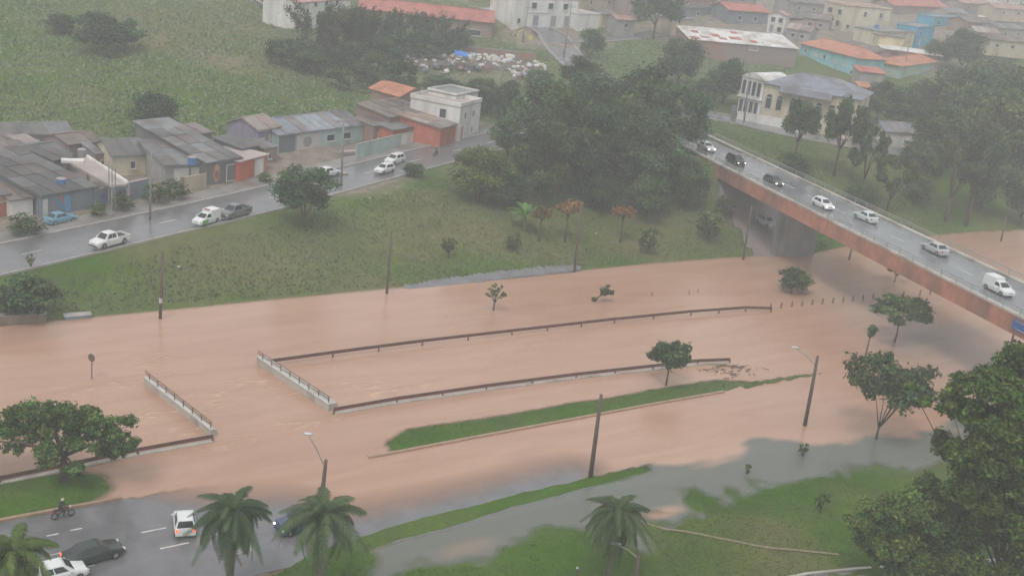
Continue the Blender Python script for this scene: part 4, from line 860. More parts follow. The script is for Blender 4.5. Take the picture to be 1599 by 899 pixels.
for lab, A, B, z, wl_, rf in (('brown roofed shack right of the azure house', (1508, 50), (1552, 52), 18.2, 'brown', 'r_brown'), ('pink roofed house at the very top right of the azure house', (1500, 18), (1548, 20), 21, 'mauve', 'r_pink'),
                           ('house with a pinkish roof near the top right corner', (1552, 26), (1610, 30), 21, 'beige', 'r_pink'), ('grey roofed shack below the pinkish roof near the right edge', (1556, 60), (1606, 62), 18, 'grey', 'r_grey'),
                           ('tan walled shed above the trees at the right edge', (1540, 78), (1600, 84), 16.5, 'beige', 'r_brown'), ('grey roofed house at the top between cream block and white house', (1232, 20), (1290, 24), 19, 'grey', 'r_grey'),
                           ('small mauve house behind the street tree at the top', (990, 22), (1036, 22), 17, 'mauve', 'r_pink'), ('faint grey house at the top above the faded red roof', (1120, 8), (1180, 8), 19.5, 'grey', 'r_grey'),
                           ('beige house squeezed between the pinkish roof and the deep red roof', (1478, 34), (1508, 36), 18.8, 'beige', 'r_grey'), ('small white house above the azure house', (1462, 12), (1496, 14), 21, 'white', 'r_pink'), ('mauve house left of the tall cream block', (1252, 44), (1292, 50), 16.4, 'mauve', 'r_brown'),
                           ('grey house with taupe roof right of the narrow white house', (1226, 62), (1262, 68), 14.6, 'grey', 'r_taupe'), ('beige shack at the right edge under the grey roofed shack', (1520, 66), (1556, 70), 17.4, 'beige', 'r_taupe'), ('brick house at the top edge left of the faded red roof', (1060, 12), (1112, 12), 18.6, 'brick', 'r_grey'),
                           ('cream house at the top edge right of the cream block', (1386, 6), (1430, 8), 20.6, 'cream', 'r_brown'), ('white house with brown roof near the top right corner', (1560, 8), (1612, 10), 23, 'white', 'r_brown'), ('faint brown roofed house at the top edge behind the annex', (905, 14), (975, 12), 17.5, 'beige', 'r_pink')):
    house(lab, A, B, z, 7, 2.8, wl_, rf, 'gable', 1.2, wins=(('front', .2, .9, 1.2, 1.1), ('front', .6, .9, 1.2, 1.1)))
for lab, x, y, w in (('white corrugated awning over a yard near the top right', 1572, 36, 3.6), ('small white door frame structure left of the corrugated awning', 1530, 36, 2.2)):
    b_ = P(x, y, 18.6); t = thing('awning', lab, 'awning', b_, -.3); MB().box((0, 0, 2.2), (w, 1.8, .12), M=Matrix.Rotation(.18, 4, 'X')).build('sheet', C['r_white'], t)
    for s in (-1, 1): MB().tube([(s * w * .45, -.7, -.5), (s * w * .45, -.7, 2.1)], .07, 6).build('post', C['white'], t)
house('white shed in the mist right of the church', (1378, 228), (1424, 231), 7.2, 5, 2.6, 'white', 'r_blue', 'gable', 1.4, name='shed', cat='shed')

# the church
ca, cb = P(1186, 186, 8.6), P(1331, 214, 8.5); Lc = (cb - ca).length; Dc = 12.0
ch = thing('church', 'cream church with arched windows and a grey blue roof', 'church', ca, heading(ca, cb))
MB().prism([(0, 0), (Lc, 0), (Lc, Dc), (0, Dc)], -1.5, 6.6).build('wall', C['cream'], ch)
rf = roof_mesh(Lc, Dc, 6.61, 'hip', 2.3, .5).build('roof', C['r_blue'], ch)
MB().extrude([(Lc * .17, -1.6, 5.7), (Lc * .72, -1.6, 5.7), (Lc * .72, -.52, 6.75), (Lc * .17, -.52, 6.75)], (0, 0, .14)).build('canopy', C['r_blue'], ch)
MB().box((Lc * .445, -.8, 5.55), (Lc * .55, 1.5, .1)).build('canopy_ceiling', C['brown'], ch)
for u in (.03, .145, .29, .43, .565, .70, .85): opening(ch, u * Lc, 2.1, 1.15, 2.2, 'front', Lc, Dc, 'window', True)
for u in (0.0, .115, .26, .40, .535, .67, .80, .985): MB().box((u * Lc + .12, -.1, 2.5), (.3, .22, 6.2)).build('pilaster', C['cream'], ch)
opening(ch, Lc * .62, 0.0, 1.2, 1.3, 'front', Lc, Dc)
fa = P(1150, 176, 8.7); po = thing('church_porch', 'white two storey church front with tall window strips and an arched roof', 'church porch', fa, heading(fa, P(1184, 185, 8.7))); Lp = (P(1184, 185, 8.7) - fa).length
MB().prism([(0, 0), (Lp, 0), (Lp, 8), (0, 8)], -1.5, 7.0).build('wall', C['white'], po)
ar = [(-.2 + (Lp + .4) * i / 10, 0, 7.01 + 1.0 * math.sin(math.pi * i / 10)) for i in range(11)]
MB().extrude([(x, -.3, z) for x, _, z in ar], (0, 8.6, 0)).build('roof', C['r_white'], po)
for k in range(4):
    u = .25 + k * (Lp - .5) / 4; opening(po, u, 3.7, (Lp - .5) / 4 - .25, 2.8, 'front', Lp, 8); opening(po, u, .3, (Lp - .5) / 4 - .25, 2.5, 'front', Lp, 8)
MB().box((Lp / 2, -.25, 3.35), (Lp + .2, .5, .25)).build('floor_band', C['white'], po)
fa, fb = P(1150, 186, 8.5), P(1262, 208, 8.3); fw = thing('front_wall', 'low white street wall in front of the church', 'wall', fa, heading(fa, fb)); Lf = (fb - fa).length
MB().box((Lf / 2, .1, .3), (Lf, .2, 2.2)).build('panel', C['white'], fw); MB().box((Lf / 2, .1, 1.45), (Lf, .3, .1)).build('coping', C['white'], fw)
MB().box((-.7, .1, .8), (.9, .5, 3.2)).build('gatepost', C['dark'], fw)
house('small red orange hut at the right corner of the church', (1336, 168), (1352, 170), 9.6, 4, 4.2, 'redor', 'r_orange', 'shed', .5, name='hut', cat='shed')
house('low red roofed annex behind the church roof at its right end', (1340, 130), (1378, 134), 10.9, 5, 2.6, 'grey', 'r_red', 'shed', .7, name='annex', cat='house')

# scrap yard
junkc = [(.62, .62, .6), (.55, .55, .52), (.66, .62, .55), (.4, .4, .4), (.35, .2, .16), (.2, .22, .25), (.5, .42, .36), (.6, .63, .66), (.12, .3, .5), (.16, .15, .15), (.34, .15, .12)]
jm = [mat('scrap_%d' % i, c, .6, .25, 3) for i, c in enumerate(junkc)]
jmesh = []
for i in range(26):
    mb = MB(); k = i % 4
    if k == 0: mb.box((0, 0, .35), (rnd.uniform(.8, 1.6), rnd.uniform(.6, 1.1), .7), M=Matrix.Rotation(rnd.uniform(-.4, .4), 4, 'X'))
    elif k == 1: mb.blob((0, 0, .4), (rnd.uniform(.5, .9), rnd.uniform(.5, .8), .5), 7, 4, .25)
    elif k == 2: mb.box((0, 0, .3), (rnd.uniform(1.2, 2.6), rnd.uniform(.5, 1.2), .08), M=Matrix.Rotation(rnd.uniform(.2, .9), 4, 'X'))
    else: mb.tube([(-.5, 0, .35), (.5, 0, .4)], rnd.uniform(.3, .45), 8)
    jmesh.append((mb.v, mb.f))
jroot = thing('scrap_heap', 'long heap of white and coloured scrap in the yard below the long shed', 'scrap heap', G(700, 108))
jn = 0
for k in range(380):
    x = rnd.uniform(556, 852); yc = 97 + (x - 575) * .02 + (12 if x > 800 else 0); sp = 17 if x > 620 else 10
    y = rnd.gauss(yc, sp * .55)
    if abs(y - yc) > sp: continue
    g = G(x, y); hz_ = max(0, 1.5 - abs(y - yc) / 10) * rnd.uniform(.2, 1)
    vs, fs = jmesh[k % 26]; key = (k % 26, rnd.choices(range(11), (8, 7, 5, 5, 3, 4, 4, 6, .4, 4, 3))[0])
    nm = 'scrap_mesh_%d_%d' % key; me = bpy.data.meshes.get(nm)
    if me is None:
        mb = MB(); mb.v, mb.f = list(vs), list(fs); me = mb.mesh(nm, jm[key[1]])
    o = link('scrap_piece', me, jroot); o.location = g + Vector((0, 0, hz_ * .8)) - jroot.location; o.rotation_euler = (rnd.uniform(-.3, .3), rnd.uniform(-.3, .3), rnd.uniform(0, 6.3)); s_c = rnd.uniform(.5, 1.1); o.scale = (s_c, s_c, s_c)
hb = MB()
for x in range(600, 835, 18): g = G(x, 100 + (x - 600) * .03); hb.blob(g - jroot.location - Vector((0, 0, .2)), (2.6, 3.0, 1.3), 9, 6, .12)
hb.build('heap_mound', mat('scrap_mound', (.14, .115, .10), .85, .35, 1.2, .4), jroot)
bt = P(720, 86, 11.4); tp = thing('blue_tarpaulin', 'bright blue tarpaulin canopy over the scrap yard', 'tarpaulin', bt, .2)
MB().extrude([(-1.3, -1.1, 0), (1.3, -1.1, -.15), (1.3, 1.2, .45), (-1.3, 1.2, .6)], (0, 0, .05)).build('sheet', mat('tarp_blue', (.03, .16, .55), .5, .15), tp)
for x, y, z in ((-1.2, -1, 0), (1.2, -1, -.15), (1.2, 1.1, .4), (-1.2, 1.1, .55)): MB().tube([(x, y, -3.2), (x, y, z)], .05, 5).build('pole', rail_m, tp)
ya = G(815, 62); yg = thing('yellow_arch', 'small yellow arched frame on the street before the white house', 'arch', ya, .3)
mb = MB(); mb.tube([(-1.1, 0, 0)] + [(1.1 * math.cos(a), 0, 1.0 + 1.1 * math.sin(a)) for a in np.linspace(math.pi, 0, 8)] + [(1.1, 0, 0)], .14, 6); mb.build('frame', mat('arch_yellow', (.6, .48, .16), .6, .1), yg)
MB().box((1.9, .2, .5), (1.2, .3, 1.0)).build('board', MATS['arch_yellow'], yg)

# ------------------------------------------------------------------ trees
LEAF = leaf_mat('leaves'); bark = mat('bark', (.085, .065, .05), .85, .3, 3, .3); bark2 = mat('pale_bark', (.17, .14, .115), .85, .3, 3, .3)
def leaf_cloud(centres, radii, n, size, seed, base=(.085, .128, .048), spread=.38, droop=0.0, flat=.75):
    """n leaf-sized quads on and in a set of clumps; each clump and leaf has its own green"""
    g = np.random.default_rng(seed); centres = np.array(centres); radii = np.array(radii)
    w = radii ** 2; k = g.choice(len(centres), n, p=w / w.sum())
    d = g.normal(size=(n, 3)); d /= np.linalg.norm(d, axis=1)[:, None]
    r = radii[k] * (g.random(n) ** .45) * (1 + .18 * g.normal(size=n)); p = centres[k] + d * r[:, None] * np.array([1, 1, flat])
    p[:, 2] -= droop * g.random(n) * radii[k]
    nrm = d * .7 + g.normal(size=(n, 3)) * .75 + np.array([0, 0, .55]); nrm /= np.linalg.norm(nrm, axis=1)[:, None]
    up = g.normal(size=(n, 3)); u = np.cross(nrm, up); u /= np.linalg.norm(u, axis=1)[:, None] + 1e-9; v = np.cross(nrm, u)
    s = size * g.uniform(.55, 1.3, n)[:, None]; u = u * s; v = v * s * .62
    V = np.stack([p - u, p - v * .9 - u * .1, p + u, p + v * .9 + u * .15], 1).reshape(-1, 3); F = np.arange(4 * n).reshape(n, 4)
    cl = 1 + spread * g.normal(size=len(centres)) * .55; hue = g.normal(size=len(centres)) * .10
    t = (cl[k] * (1 + spread * .8 * g.normal(size=n))).clip(.4, 2.0)
    col = np.array(base)[None] * t[:, None]; col[:, 0] *= (1 + hue[k] + .12 * g.normal(size=n)).clip(.5, 1.6); col = col.clip(.004, .5)
    return V, F, col
def crown_shape(kind, seed, n):
    g = random.Random(seed); cs, rs = [], []
    for i in range(n):
        if kind == 'round':
            a, z = g.uniform(0, 6.28), g.uniform(-.75, .95); q = math.sqrt(max(0, 1 - z * z)) * g.uniform(.35, .8); cs.append((q * math.cos(a), q * math.sin(a), z * .78)); rs.append(g.uniform(.22, .40))
        elif kind == 'flat':
            a, q = g.uniform(0, 6.28), math.sqrt(g.random()) * .88; cs.append((q * math.cos(a), q * math.sin(a), g.uniform(-.35, .25) + .25 * (1 - q))); rs.append(g.uniform(.18, .32))
        elif kind == 'tall':
            a, z = g.uniform(0, 6.28), g.uniform(-.95, .95); q = math.sqrt(max(0, 1 - z * z)) * g.uniform(.2, .85); cs.append((q * math.cos(a), q * math.sin(a), z)); rs.append(g.uniform(.2, .34))
        elif kind == 'sparse':
            a, z = g.uniform(0, 6.28), g.uniform(-.6, .9); q = math.sqrt(max(0, 1 - z * z)) * g.uniform(.5, .95); cs.append((q * math.cos(a), q * math.sin(a), z * .7)); rs.append(g.uniform(.15, .24))
    return cs, rs
PROTO = {}
def proto(kind, var, n, size):
    key = (kind, var, n)
    if key not in PROTO:
        nc = {'round': 34, 'flat': 30, 'tall': 34, 'sparse': 22}[kind]
        cs, rs = crown_shape(kind, 100 + var * 7 + len(kind), nc)
        V, F, col = leaf_cloud(cs, rs, n, size, 50 + var)
        PROTO[key] = (fastmesh('crown_%s_%d' % (kind, var), V, F, LEAF, col), cs)
    return PROTO[key]
def limbs(mb, base, fork, ends, r0, g, bend=.12):
    mb.tube([base, base.lerp(fork, .5) + Vector((g.uniform(-bend, bend), g.uniform(-bend, bend), 0)), fork], [r0 * 1.25, r0, r0 * .8], 8)
    for e in ends:
        m = fork.lerp(e, .5) + Vector((g.uniform(-.1, .1), g.uniform(-.1, .1), .15)) * (e - fork).length * .3
        mb.tube([fork - Vector((0, 0, r0)), m, e], [r0 * .55, r0 * .35, r0 * .12], 5)
def tree(label, base, top_y, wpx, kind='round', var=0, tint=(1, 1, 1), cfrac=.75, n=3200, size=.10, group=None, name='tree', bk=None, z=None, dx=0.0, forks=6, cat='tree', tr=None, fork_at=None):
    b = G(*base) if z is None else P(base[0], base[1], z)
    h = rise(b, top_y); rx = wpx / scale_at(b) / 2; ch = h * cfrac; cz = h - ch / 2
    t = thing(name, label, cat, b, rnd.uniform(0, 6.28) if dx == 0 else 0, group)
    me, cs = proto(kind, var, n, size)
    zz = {'round': 1.08, 'flat': .62, 'tall': 1.25, 'sparse': .95}[kind]
    c = link('crown', me, t); c.location = (dx * rx, 0, cz); c.scale = (rx / 1.08, rx / 1.08, ch / 2 / zz); c.color = tuple(tint) + (1,)
    g = random.Random(len(label)); mb = MB(); fork = Vector((dx * rx * .6, 0, h * fork_at if fork_at else max(h - ch * 1.02, h * .12)))
    ends = [Vector((dx * rx + q[0] * rx * .85, q[1] * rx * .85, cz + q[2] * ch * .42)) for q in g.sample(cs, min(forks, len(cs)))]
    limbs(mb, Vector((0, 0, -.6)), fork, ends, tr or max(.09, h * .018), g); mb.build('trunk', bk or bark, t, True)
    return t
DK, OL, YG, BG = (.84, 1.0, 1.02), (1.2, 1.12, .92), (1.45, 1.35, .9), (.88, 1.02, .95)
GR = 'trees of the dense grove beside the viaduct'
grove = [('light green bushy tree at the left foot of the grove', (748, 318), 222, 112, 'round', 0, YG, .92), ('yellowish tree in the left front of the grove', (838, 318), 180, 118, 'tall', 1, OL, .9), ('broad dark tree at the left back of the grove', (846, 262), 112, 130, 'round', 2, (1.0, 1.1, 1.02), .85),
         ('tall dark tree in the middle front of the grove', (915, 312), 150, 130, 'tall', 0, DK, .92), ('highest dark crown at the back middle of the grove', (905, 236), 98, 140, 'round', 1, DK, .9), ('dark round crown at the back of the grove right of the highest', (985, 236), 92, 140, 'round', 3, (.95, 1.08, 1.0), .9),
         ('dark dense tree in the right front of the grove', (1000, 308), 165, 130, 'round', 0, DK, .93), ('dark crown over the start of the viaduct', (1052, 248), 124, 118, 'round', 2, DK, .88), ('low dark bushy tree beside the viaduct abutment', (1068, 326), 232, 90, 'round', 1, BG, .95),
         ('leafy shrub tree at the front foot of the grove', (935, 330), 262, 80, 'round', 3, BG, .95), ('pale olive treetop at the left rear of the grove', (902, 180), 84, 90, 'tall', 2, OL, .9), ('mid green tree spreading at the lower left of the grove', (790, 326), 246, 96, 'round', 3, BG, .95), ('olive tree between the front and back rows of the grove', (958, 285), 138, 120, 'tall', 3, OL, .92), ('low leafy thicket at the right foot of the grove', (1010, 338), 268, 96, 'round', 2, BG, .97), ('tall fresh green tree in the middle of the grove', (872, 300), 130, 110, 'tall', 1, (1.1, 1.15, .95), .92), ('small leafy tree at the left edge of the grove near the white building', (792, 250), 178, 74, 'round', 2, BG, .9)]
for lab, b_, ty, w, kd, vr, tn, cf in grove: tree(lab, b_, ty, w, kd, vr, tn, cf, group=GR, n=9000, size=.052)
tree('dark round tree growing on the slope in front of the far avenue', (474, 350), 250, 112, 'round', 1, DK, .86, 9000, .052)
tree('round dark tree on the hillside above the cream house', (243, 216), 136, 98, 'round', 3, DK, .95, 9000, .052)
tree('small green tree standing in the flood by the near guardrail', (1040, 602), 533, 78, 'flat', 0, (1.05, 1.15, 1.05), .62, 2600, .085, z=0)
tree('flat crowned tree in the flood below the viaduct', (1396, 534), 462, 104, 'flat', 2, (1.0, 1.15, .85), .55, 4200, .07, z=0)
tree('forked thin trunked tree in shallow water at right', (1368, 684), 553, 150, 'flat', 1, (.9, .95, .9), .62, 4600, .06, z=0, forks=7, fork_at=.13, tr=.11)
tree('slim young tree with a narrow tuft left of the flat crowned tree', (1350, 563), 505, 22, 'tall', 3, (1, 1.05, .8), .38, 700, .16, z=0)
tree('bare looking bush standing in brown water left of the viaduct pier', (1236, 456), 415, 62, 'round', 1, (.95, 1.0, .8), .98, 2200, .09, z=0, name='bush', cat='bush')
tree('half drowned sapling under the viaduct edge', (1397, 440), 405, 44, 'sparse', 1, (1.0, .8, .8), .7, 500, .14, z=0, name='sapling')
tree('thin twiggy sapling standing in the flood left of the leaning plant', (771, 484), 441, 38, 'sparse', 2, (1.7, 1.35, 1.6), .7, 220, .15, z=0, name='sapling')
for lab, b_, ty, w, n_ in (('tall thin sapling in the clear shallow water', (1252, 716), 690, 22, 160), ('short round shrub in the clear shallow water', (1166, 742), 723, 13, 260), ('dark sapling on the lawn right of the clear water', (1280, 800), 766, 30, 260), ('small sapling by the road at the left edge of the far avenue', (48, 420), 396, 18, 120)):
    tree(lab, b_, ty, w, 'sparse', 3, (1.0, 1.1, .9), .8, n_, .2, name='sapling')
# dead rust-coloured trees and the bright banana plant
for lab, b_, ty, w, tn in (('leftmost of the rust coloured dead trees on the bank', (841, 378), 320, 34, (2.2, 1.0, .9)), ('largest rust coloured dead tree on the bank', (882, 376), 308, 46, (3.1, 1.15, .9)), ('rightmost rust coloured dead tree standing apart on the bank', (968, 376), 318, 42, (3.2, 1.05, .9))):
    tree(lab, b_, ty, w, 'flat', 3, tn, .42, 900, .13, group='rust coloured dead trees on the bank', name='dead_tree', bk=bark)
for lab, b_, ty, w in (('bare shrub on the bank below the dead trees', (1010, 395), 352, 40), ('grey bare shrub at the lower right of the bank', (1105, 372), 318, 60), ('low grey shrub beside the paved slope', (1130, 340), 300, 44), ('weedy shrub left of the dead trees', (800, 392), 360, 34), ('small bare shrub by the lower edge of the bank', (700, 398), 365, 30)):
    tree(lab, b_, ty, w, 'round', rnd.randint(0, 3), (1.1, .95, .95), .98, 500, .12, name='shrub', cat='shrub', group='weedy shrubs on the bank')
# trees beyond the viaduct on the right
RB = 'trees beyond the viaduct'
for lab, b_, ty, w, kd, vr, tn, cf in [('loose crowned tree directly in front of the church windows', (1238, 262), 150, 66, 'flat', 1, BG, .62), ('loose crowned tree at the right half of the church', (1302, 276), 152, 72, 'flat', 2, BG, .62), ('olive tree behind the viaduct below the church', (1385, 330), 232, 74, 'sparse', 0, OL, .8),
        ('thin olive tree right of the misty white shed', (1475, 345), 205, 84, 'sparse', 1, OL, .72), ('dark thin trunked tree near the brown water at right', (1508, 352), 190, 84, 'sparse', 2, DK, .7), ('dark green tree leaning over the brown water at right edge', (1590, 352), 260, 88, 'round', 0, DK, .85),
        ('broad dark tree at the right edge under the shacks', (1580, 250), 78, 150, 'round', 1, DK, .92), ('dark tree right of the kiosk house', (1490, 205), 92, 120, 'round', 2, BG, .92), ('olive crowned tree in the middle of the right wood', (1535, 282), 130, 118, 'round', 3, OL, .9),
        ('bright green round tree above the brown water', (1560, 262), 190, 66, 'round', 0, YG, .9), ('grey green tree right of the church corner', (1368, 190), 118, 56, 'round', 1, BG, .95), ('tree below the kiosk house left of the right wood', (1435, 190), 120, 80, 'round', 3, OL, .92),
        ('low bush behind the viaduct railing left', (1240, 268), 236, 60, 'round', 2, BG, .98), ('low bush behind the viaduct railing right', (1345, 318), 288, 60, 'round', 0, BG, .98), ('dark bush patch by the misty white shed', (1440, 262), 215, 90, 'round', 2, BG, .98), ('tall pale tree at the top of the right wood', (1500, 110), 40, 84, 'round', 1, BG, .94), ('dense olive tree beside the misty white shed', (1460, 250), 150, 100, 'round', 1, OL, .95), ('grey green tree filling the wood below the kiosk house', (1500, 248), 128, 110, 'round', 3, BG, .95), ('leafy tree at the lower edge of the right wood', (1530, 330), 222, 100, 'tall', 2, BG, .92), ('dark tree at the right edge above the brown water', (1600, 300), 160, 120, 'round', 2, DK, .94), ('pale tree above the right wood under the tan shed', (1545, 160), 84, 100, 'round', 0, OL, .95), ('olive bush on the grass behind the silver car', (1428, 318), 272, 60, 'round', 1, OL, .97), ('thin leafy tree behind the pale silver car', (1345, 300), 190, 64, 'sparse', 3, BG, .8), ('broad tree between the church corner and the misty shed', (1400, 205), 130, 90, 'round', 2, BG, .95), ('dark tree below the azure houses', (1462, 104), 58, 60, 'round', 0, BG, .95)]:
    tree(lab, b_, ty, w, kd, vr, tn, cf, group=RB, n=7000, size=.058)
# hill and town trees
HT = 'trees on the hill and in the town'
for lab, b_, ty, w, kd, vr, tn, cf in [('dark hillside tree clump at the top left', (150, 82), 12, 96, 'round', 1, DK, .96), ('second dark crown beside the hillside clump at top left', (196, 78), 25, 66, 'round', 2, DK, .96), ('small dark bush left of the hillside clump', (96, 52), 18, 58, 'round', 3, BG, .97),
        ('street tree with two trunks at the top middle', (1020, 62), -22, 96, 'flat', 2, DK, .7), ('round bush on the grass wedge below the street', (1058, 132), 52, 78, 'round', 0, DK, .96), ('small tree in front of the hill street bend', (920, 92), 40, 52, 'round', 1, BG, .95), ('dark bush left of the white church front', (1128, 166), 86, 72, 'round', 3, DK, .96), ('brownish bush between the grass wedge and the church', (1098, 170), 118, 56, 'round', 2, BG, .96),
        ('bushy tree in front of the scrap yard left end', (622, 166), 84, 70, 'round', 2, BG, .95), ('bush below the middle of the scrap yard', (690, 150), 116, 76, 'round', 0, BG, .97), ('bush below the right end of the scrap yard', (752, 176), 118, 76, 'round', 1, BG, .96), ('tree behind the white two storey building by the avenue', (786, 190), 120, 60, 'round', 3, DK, .95),
        ('dark scrub patch on the slope left of the scrap yard', (545, 140), 92, 76, 'sparse', 1, OL, .96), ('overgrown bush on the bank left of the scrap yard', (585, 130), 78, 66, 'round', 2, OL, .97), ('leafy scrub under the tall pale bamboo', (478, 112), 62, 90, 'round', 3, BG, .97), ('leafy scrub in the gap between pale and dark bamboo', (540, 108), 60, 90, 'round', 1, DK, .97), ('dark scrub under the middle dark bamboo', (600, 100), 50, 90, 'round', 0, DK, .97), ('dark scrub under the right dark bamboo', (662, 94), 44, 96, 'round', 2, DK, .97), ('bush at the foot of the brown shed wall', (712, 86), 40, 60, 'round', 3, DK, .97), ('grey green scrub below the retaining wall', (440, 100), 56, 70, 'round', 2, BG, .97),
        ('bush on the slope left of the hill street', (838, 142), 104, 60, 'round', 1, BG, .97), ('shrub at the right end of the two white cars', (646, 276), 252, 40, 'round', 1, BG, .98)]:
    tree(lab, b_, ty, w, kd, vr, tn, cf, group=HT, n=6000, size=.06)
# bamboo clumps above the scrap yard: arching canes and leaf plumes
def bamboo(label, base, top_y, wpx, seed, tint):
    b = G(*base); h = rise(b, top_y); rx = wpx / scale_at(b) / 2; g = random.Random(seed); mb = MB(); cs, rs = [], []
    t = thing('bamboo_clump', label, 'bamboo', b, 0, 'bamboo clumps above the scrap yard')
    for k in range(26):
        a, q = g.uniform(0, 6.28), g.uniform(.1, 1); hh = h * g.uniform(.7, 1); p0 = Vector((g.gauss(0, rx * .3), g.gauss(0, rx * .2), -.3)); e = Vector((p0.x + q * rx * math.cos(a) * .8, p0.y + q * rx * math.sin(a) * .8, hh)); m = p0.lerp(e, .55) + Vector((0, 0, hh * .12))
        mb.tube([p0, m, e], [.06, .05, .02], 4)
        for u in (.15, .3, .45, .6, .75, .9, 1): c = p0.lerp(m, u * 2) if u < .5 else m.lerp(e, u * 2 - 1); cs.append(tuple(c)); rs.append(g.uniform(.5, 1.0))
    V, F, col = leaf_cloud(cs, rs, 9000, .22, seed, base=(.075, .10, .04), flat=1.2, droop=.4)
    c = link('crown', fastmesh('bamboo_leaves', V, F, LEAF, col), t); c.color = tint + (1,); mb.build('cane', bark2, t)
for lab, b_, ty, w, sd, tn in (('tall pale bamboo clump below the pale cream building', (500, 96), 6, 110, 1, (1.25, 1.15, .95)), ('dark bamboo clump in the middle above the scrap yard', (590, 90), 14, 110, 2, (.75, .9, .95)), ('dark bamboo clump below the right half of the red roof', (672, 84), 24, 110, 3, (.7, .88, .95)), ('small bamboo clump left of the brown shed wall', (548, 88), 10, 80, 4, (1.0, 1.05, .95))): bamboo(lab, b_, ty, w, sd, tn)
# banana-like bright plant
bn = G(818, 364); hb_ = rise(bn, 306); ban = thing('banana_plant', 'bright green broad leaved plant left of the dead trees', 'plant', bn)
MB().tube([(0, 0, -.3), (0, 0, hb_ * .5)], [.22, .16], 7).build('stem', mat('banana_stem', (.16, .17, .07), .7, .2), ban)
blm = leaf_mat('banana_leaf', .35)
for k in range(13):
    a = k * 2.4; el = R(rnd.uniform(15, 80)); L = hb_ * rnd.uniform(.5, .72); vs, fs, nseg = [], [], 7
    for i in range(nseg + 1):
        u = i / nseg; r_, zz = L * u * math.cos(el), L * u * math.sin(el) - (u * u) * L * .45; w = .34 * math.sin(math.pi * min(.97, u * .9 + .08)) + .03
        c = Vector((r_ * math.cos(a), r_ * math.sin(a), hb_ * .48 + zz)); sN = Vector((-math.sin(a), math.cos(a), 0)) * w
        vs += [c - sN + Vector((0, 0, .08)), c, c + sN + Vector((0, 0, .08))]
    for i in range(nseg): o3 = i * 3; fs += [(o3, o3 + 1, o3 + 4, o3 + 3), (o3 + 1, o3 + 2, o3 + 5, o3 + 4)]
    me = fastmesh('leaf', np.array([tuple(v) for v in vs]), np.array(fs), blm, np.tile(np.array([[.13, .24, .06]]), (len(fs), 1)) * rnd.uniform(.8, 1.15), True); link('leaf', me, ban)
# leaning drowned plant
lp = thing('leaning_plant', 'leaning leafy plant bent over in the flood above the canal', 'plant', P(926, 470, 0))
MB().tube([(0, 0, -.3), (.5, 0, .5), (1.3, .2, 1.2), (1.5, .2, 2.1)], [.09, .08, .06, .04], 6).build('stem', bark, lp)
V, F, col = leaf_cloud([(0.1, 0, .25), (1.1, .1, 1.1), (1.5, .2, 1.3), (1.0, .3, 1.5), (2.0, .2, 1.2), (1.5, .2, 2.0)], [.35, .5, .55, .45, .4, .25], 420, .17, 77, base=(.09, .125, .045)); link('foliage', fastmesh('foliage', V, F, LEAF, col), lp)
# brush at the left shore
tree('dark tangled brush at the water edge on the left', (42, 492), 428, 116, 'round', 3, (.8, .9, .85), .98, 3000, .08, name='brush', cat='bush')
tree('grey bare brush at the far left shore behind the tangled brush', (-6, 492), 440, 70, 'sparse', 2, (1.2, 1.05, 1.3), .98, 900, .1, name='brush', cat='bush')
wa, wb_ = P(100, 497, 0), P(142, 494, 0); ql = thing('quay_wall', 'short blue grey concrete edge right of the tangled brush', 'wall', wa, heading(wa, wb_)); Lq = (wb_ - wa).length
MB().box((Lq / 2, 0, -.1), (Lq, .9, .8)).build('block', C['bluegrey'], ql, bevel=.04); MB().box((Lq / 2, 0, .33), (Lq + .1, 1.0, .06)).build('coping', C['grey'], ql)
wa, wb_ = P(-140, 514, 0), P(72, 500, 0); ql = thing('bank_wall', 'low mud stained retaining wall under the tangled brush', 'wall', wa, heading(wa, wb_)); Lq = (wb_ - wa).length
MB().box((Lq / 2, 0, .1), (Lq, .8, 1.4)).build('block', mat('muddy_concrete', (.24, .19, .16), .8, .2, 1, stain=(.15, .13, .12)), ql, bevel=.04); MB().box((Lq / 2, 0, .83), (Lq + .1, .9, .06)).build('coping', C['grey'], ql)
# weeds by the shacks
for lab, x, y, ty, w in (('green bush right of the mural at the roadside', 152, 338, 314, 34), ('wide weedy bush along the graffiti wall', 190, 330, 298, 46), ('flowering bush at the roadside left of the blue car', 40, 368, 332, 66), ('roadside weeds in front of the beige gate wall', 272, 312, 278, 54), ('small green bush right of the orange garage', 414, 286, 268, 30), ('grey green brush between the gate wall and graffiti wall', 240, 318, 284, 50)):
    tree(lab, (x, y), ty, w, 'round', rnd.randint(0, 3), (1.15, 1.15, 1.0), .98, 700, .12, name='roadside_bush', cat='bush', group='bushes at the roadside by the shacks')

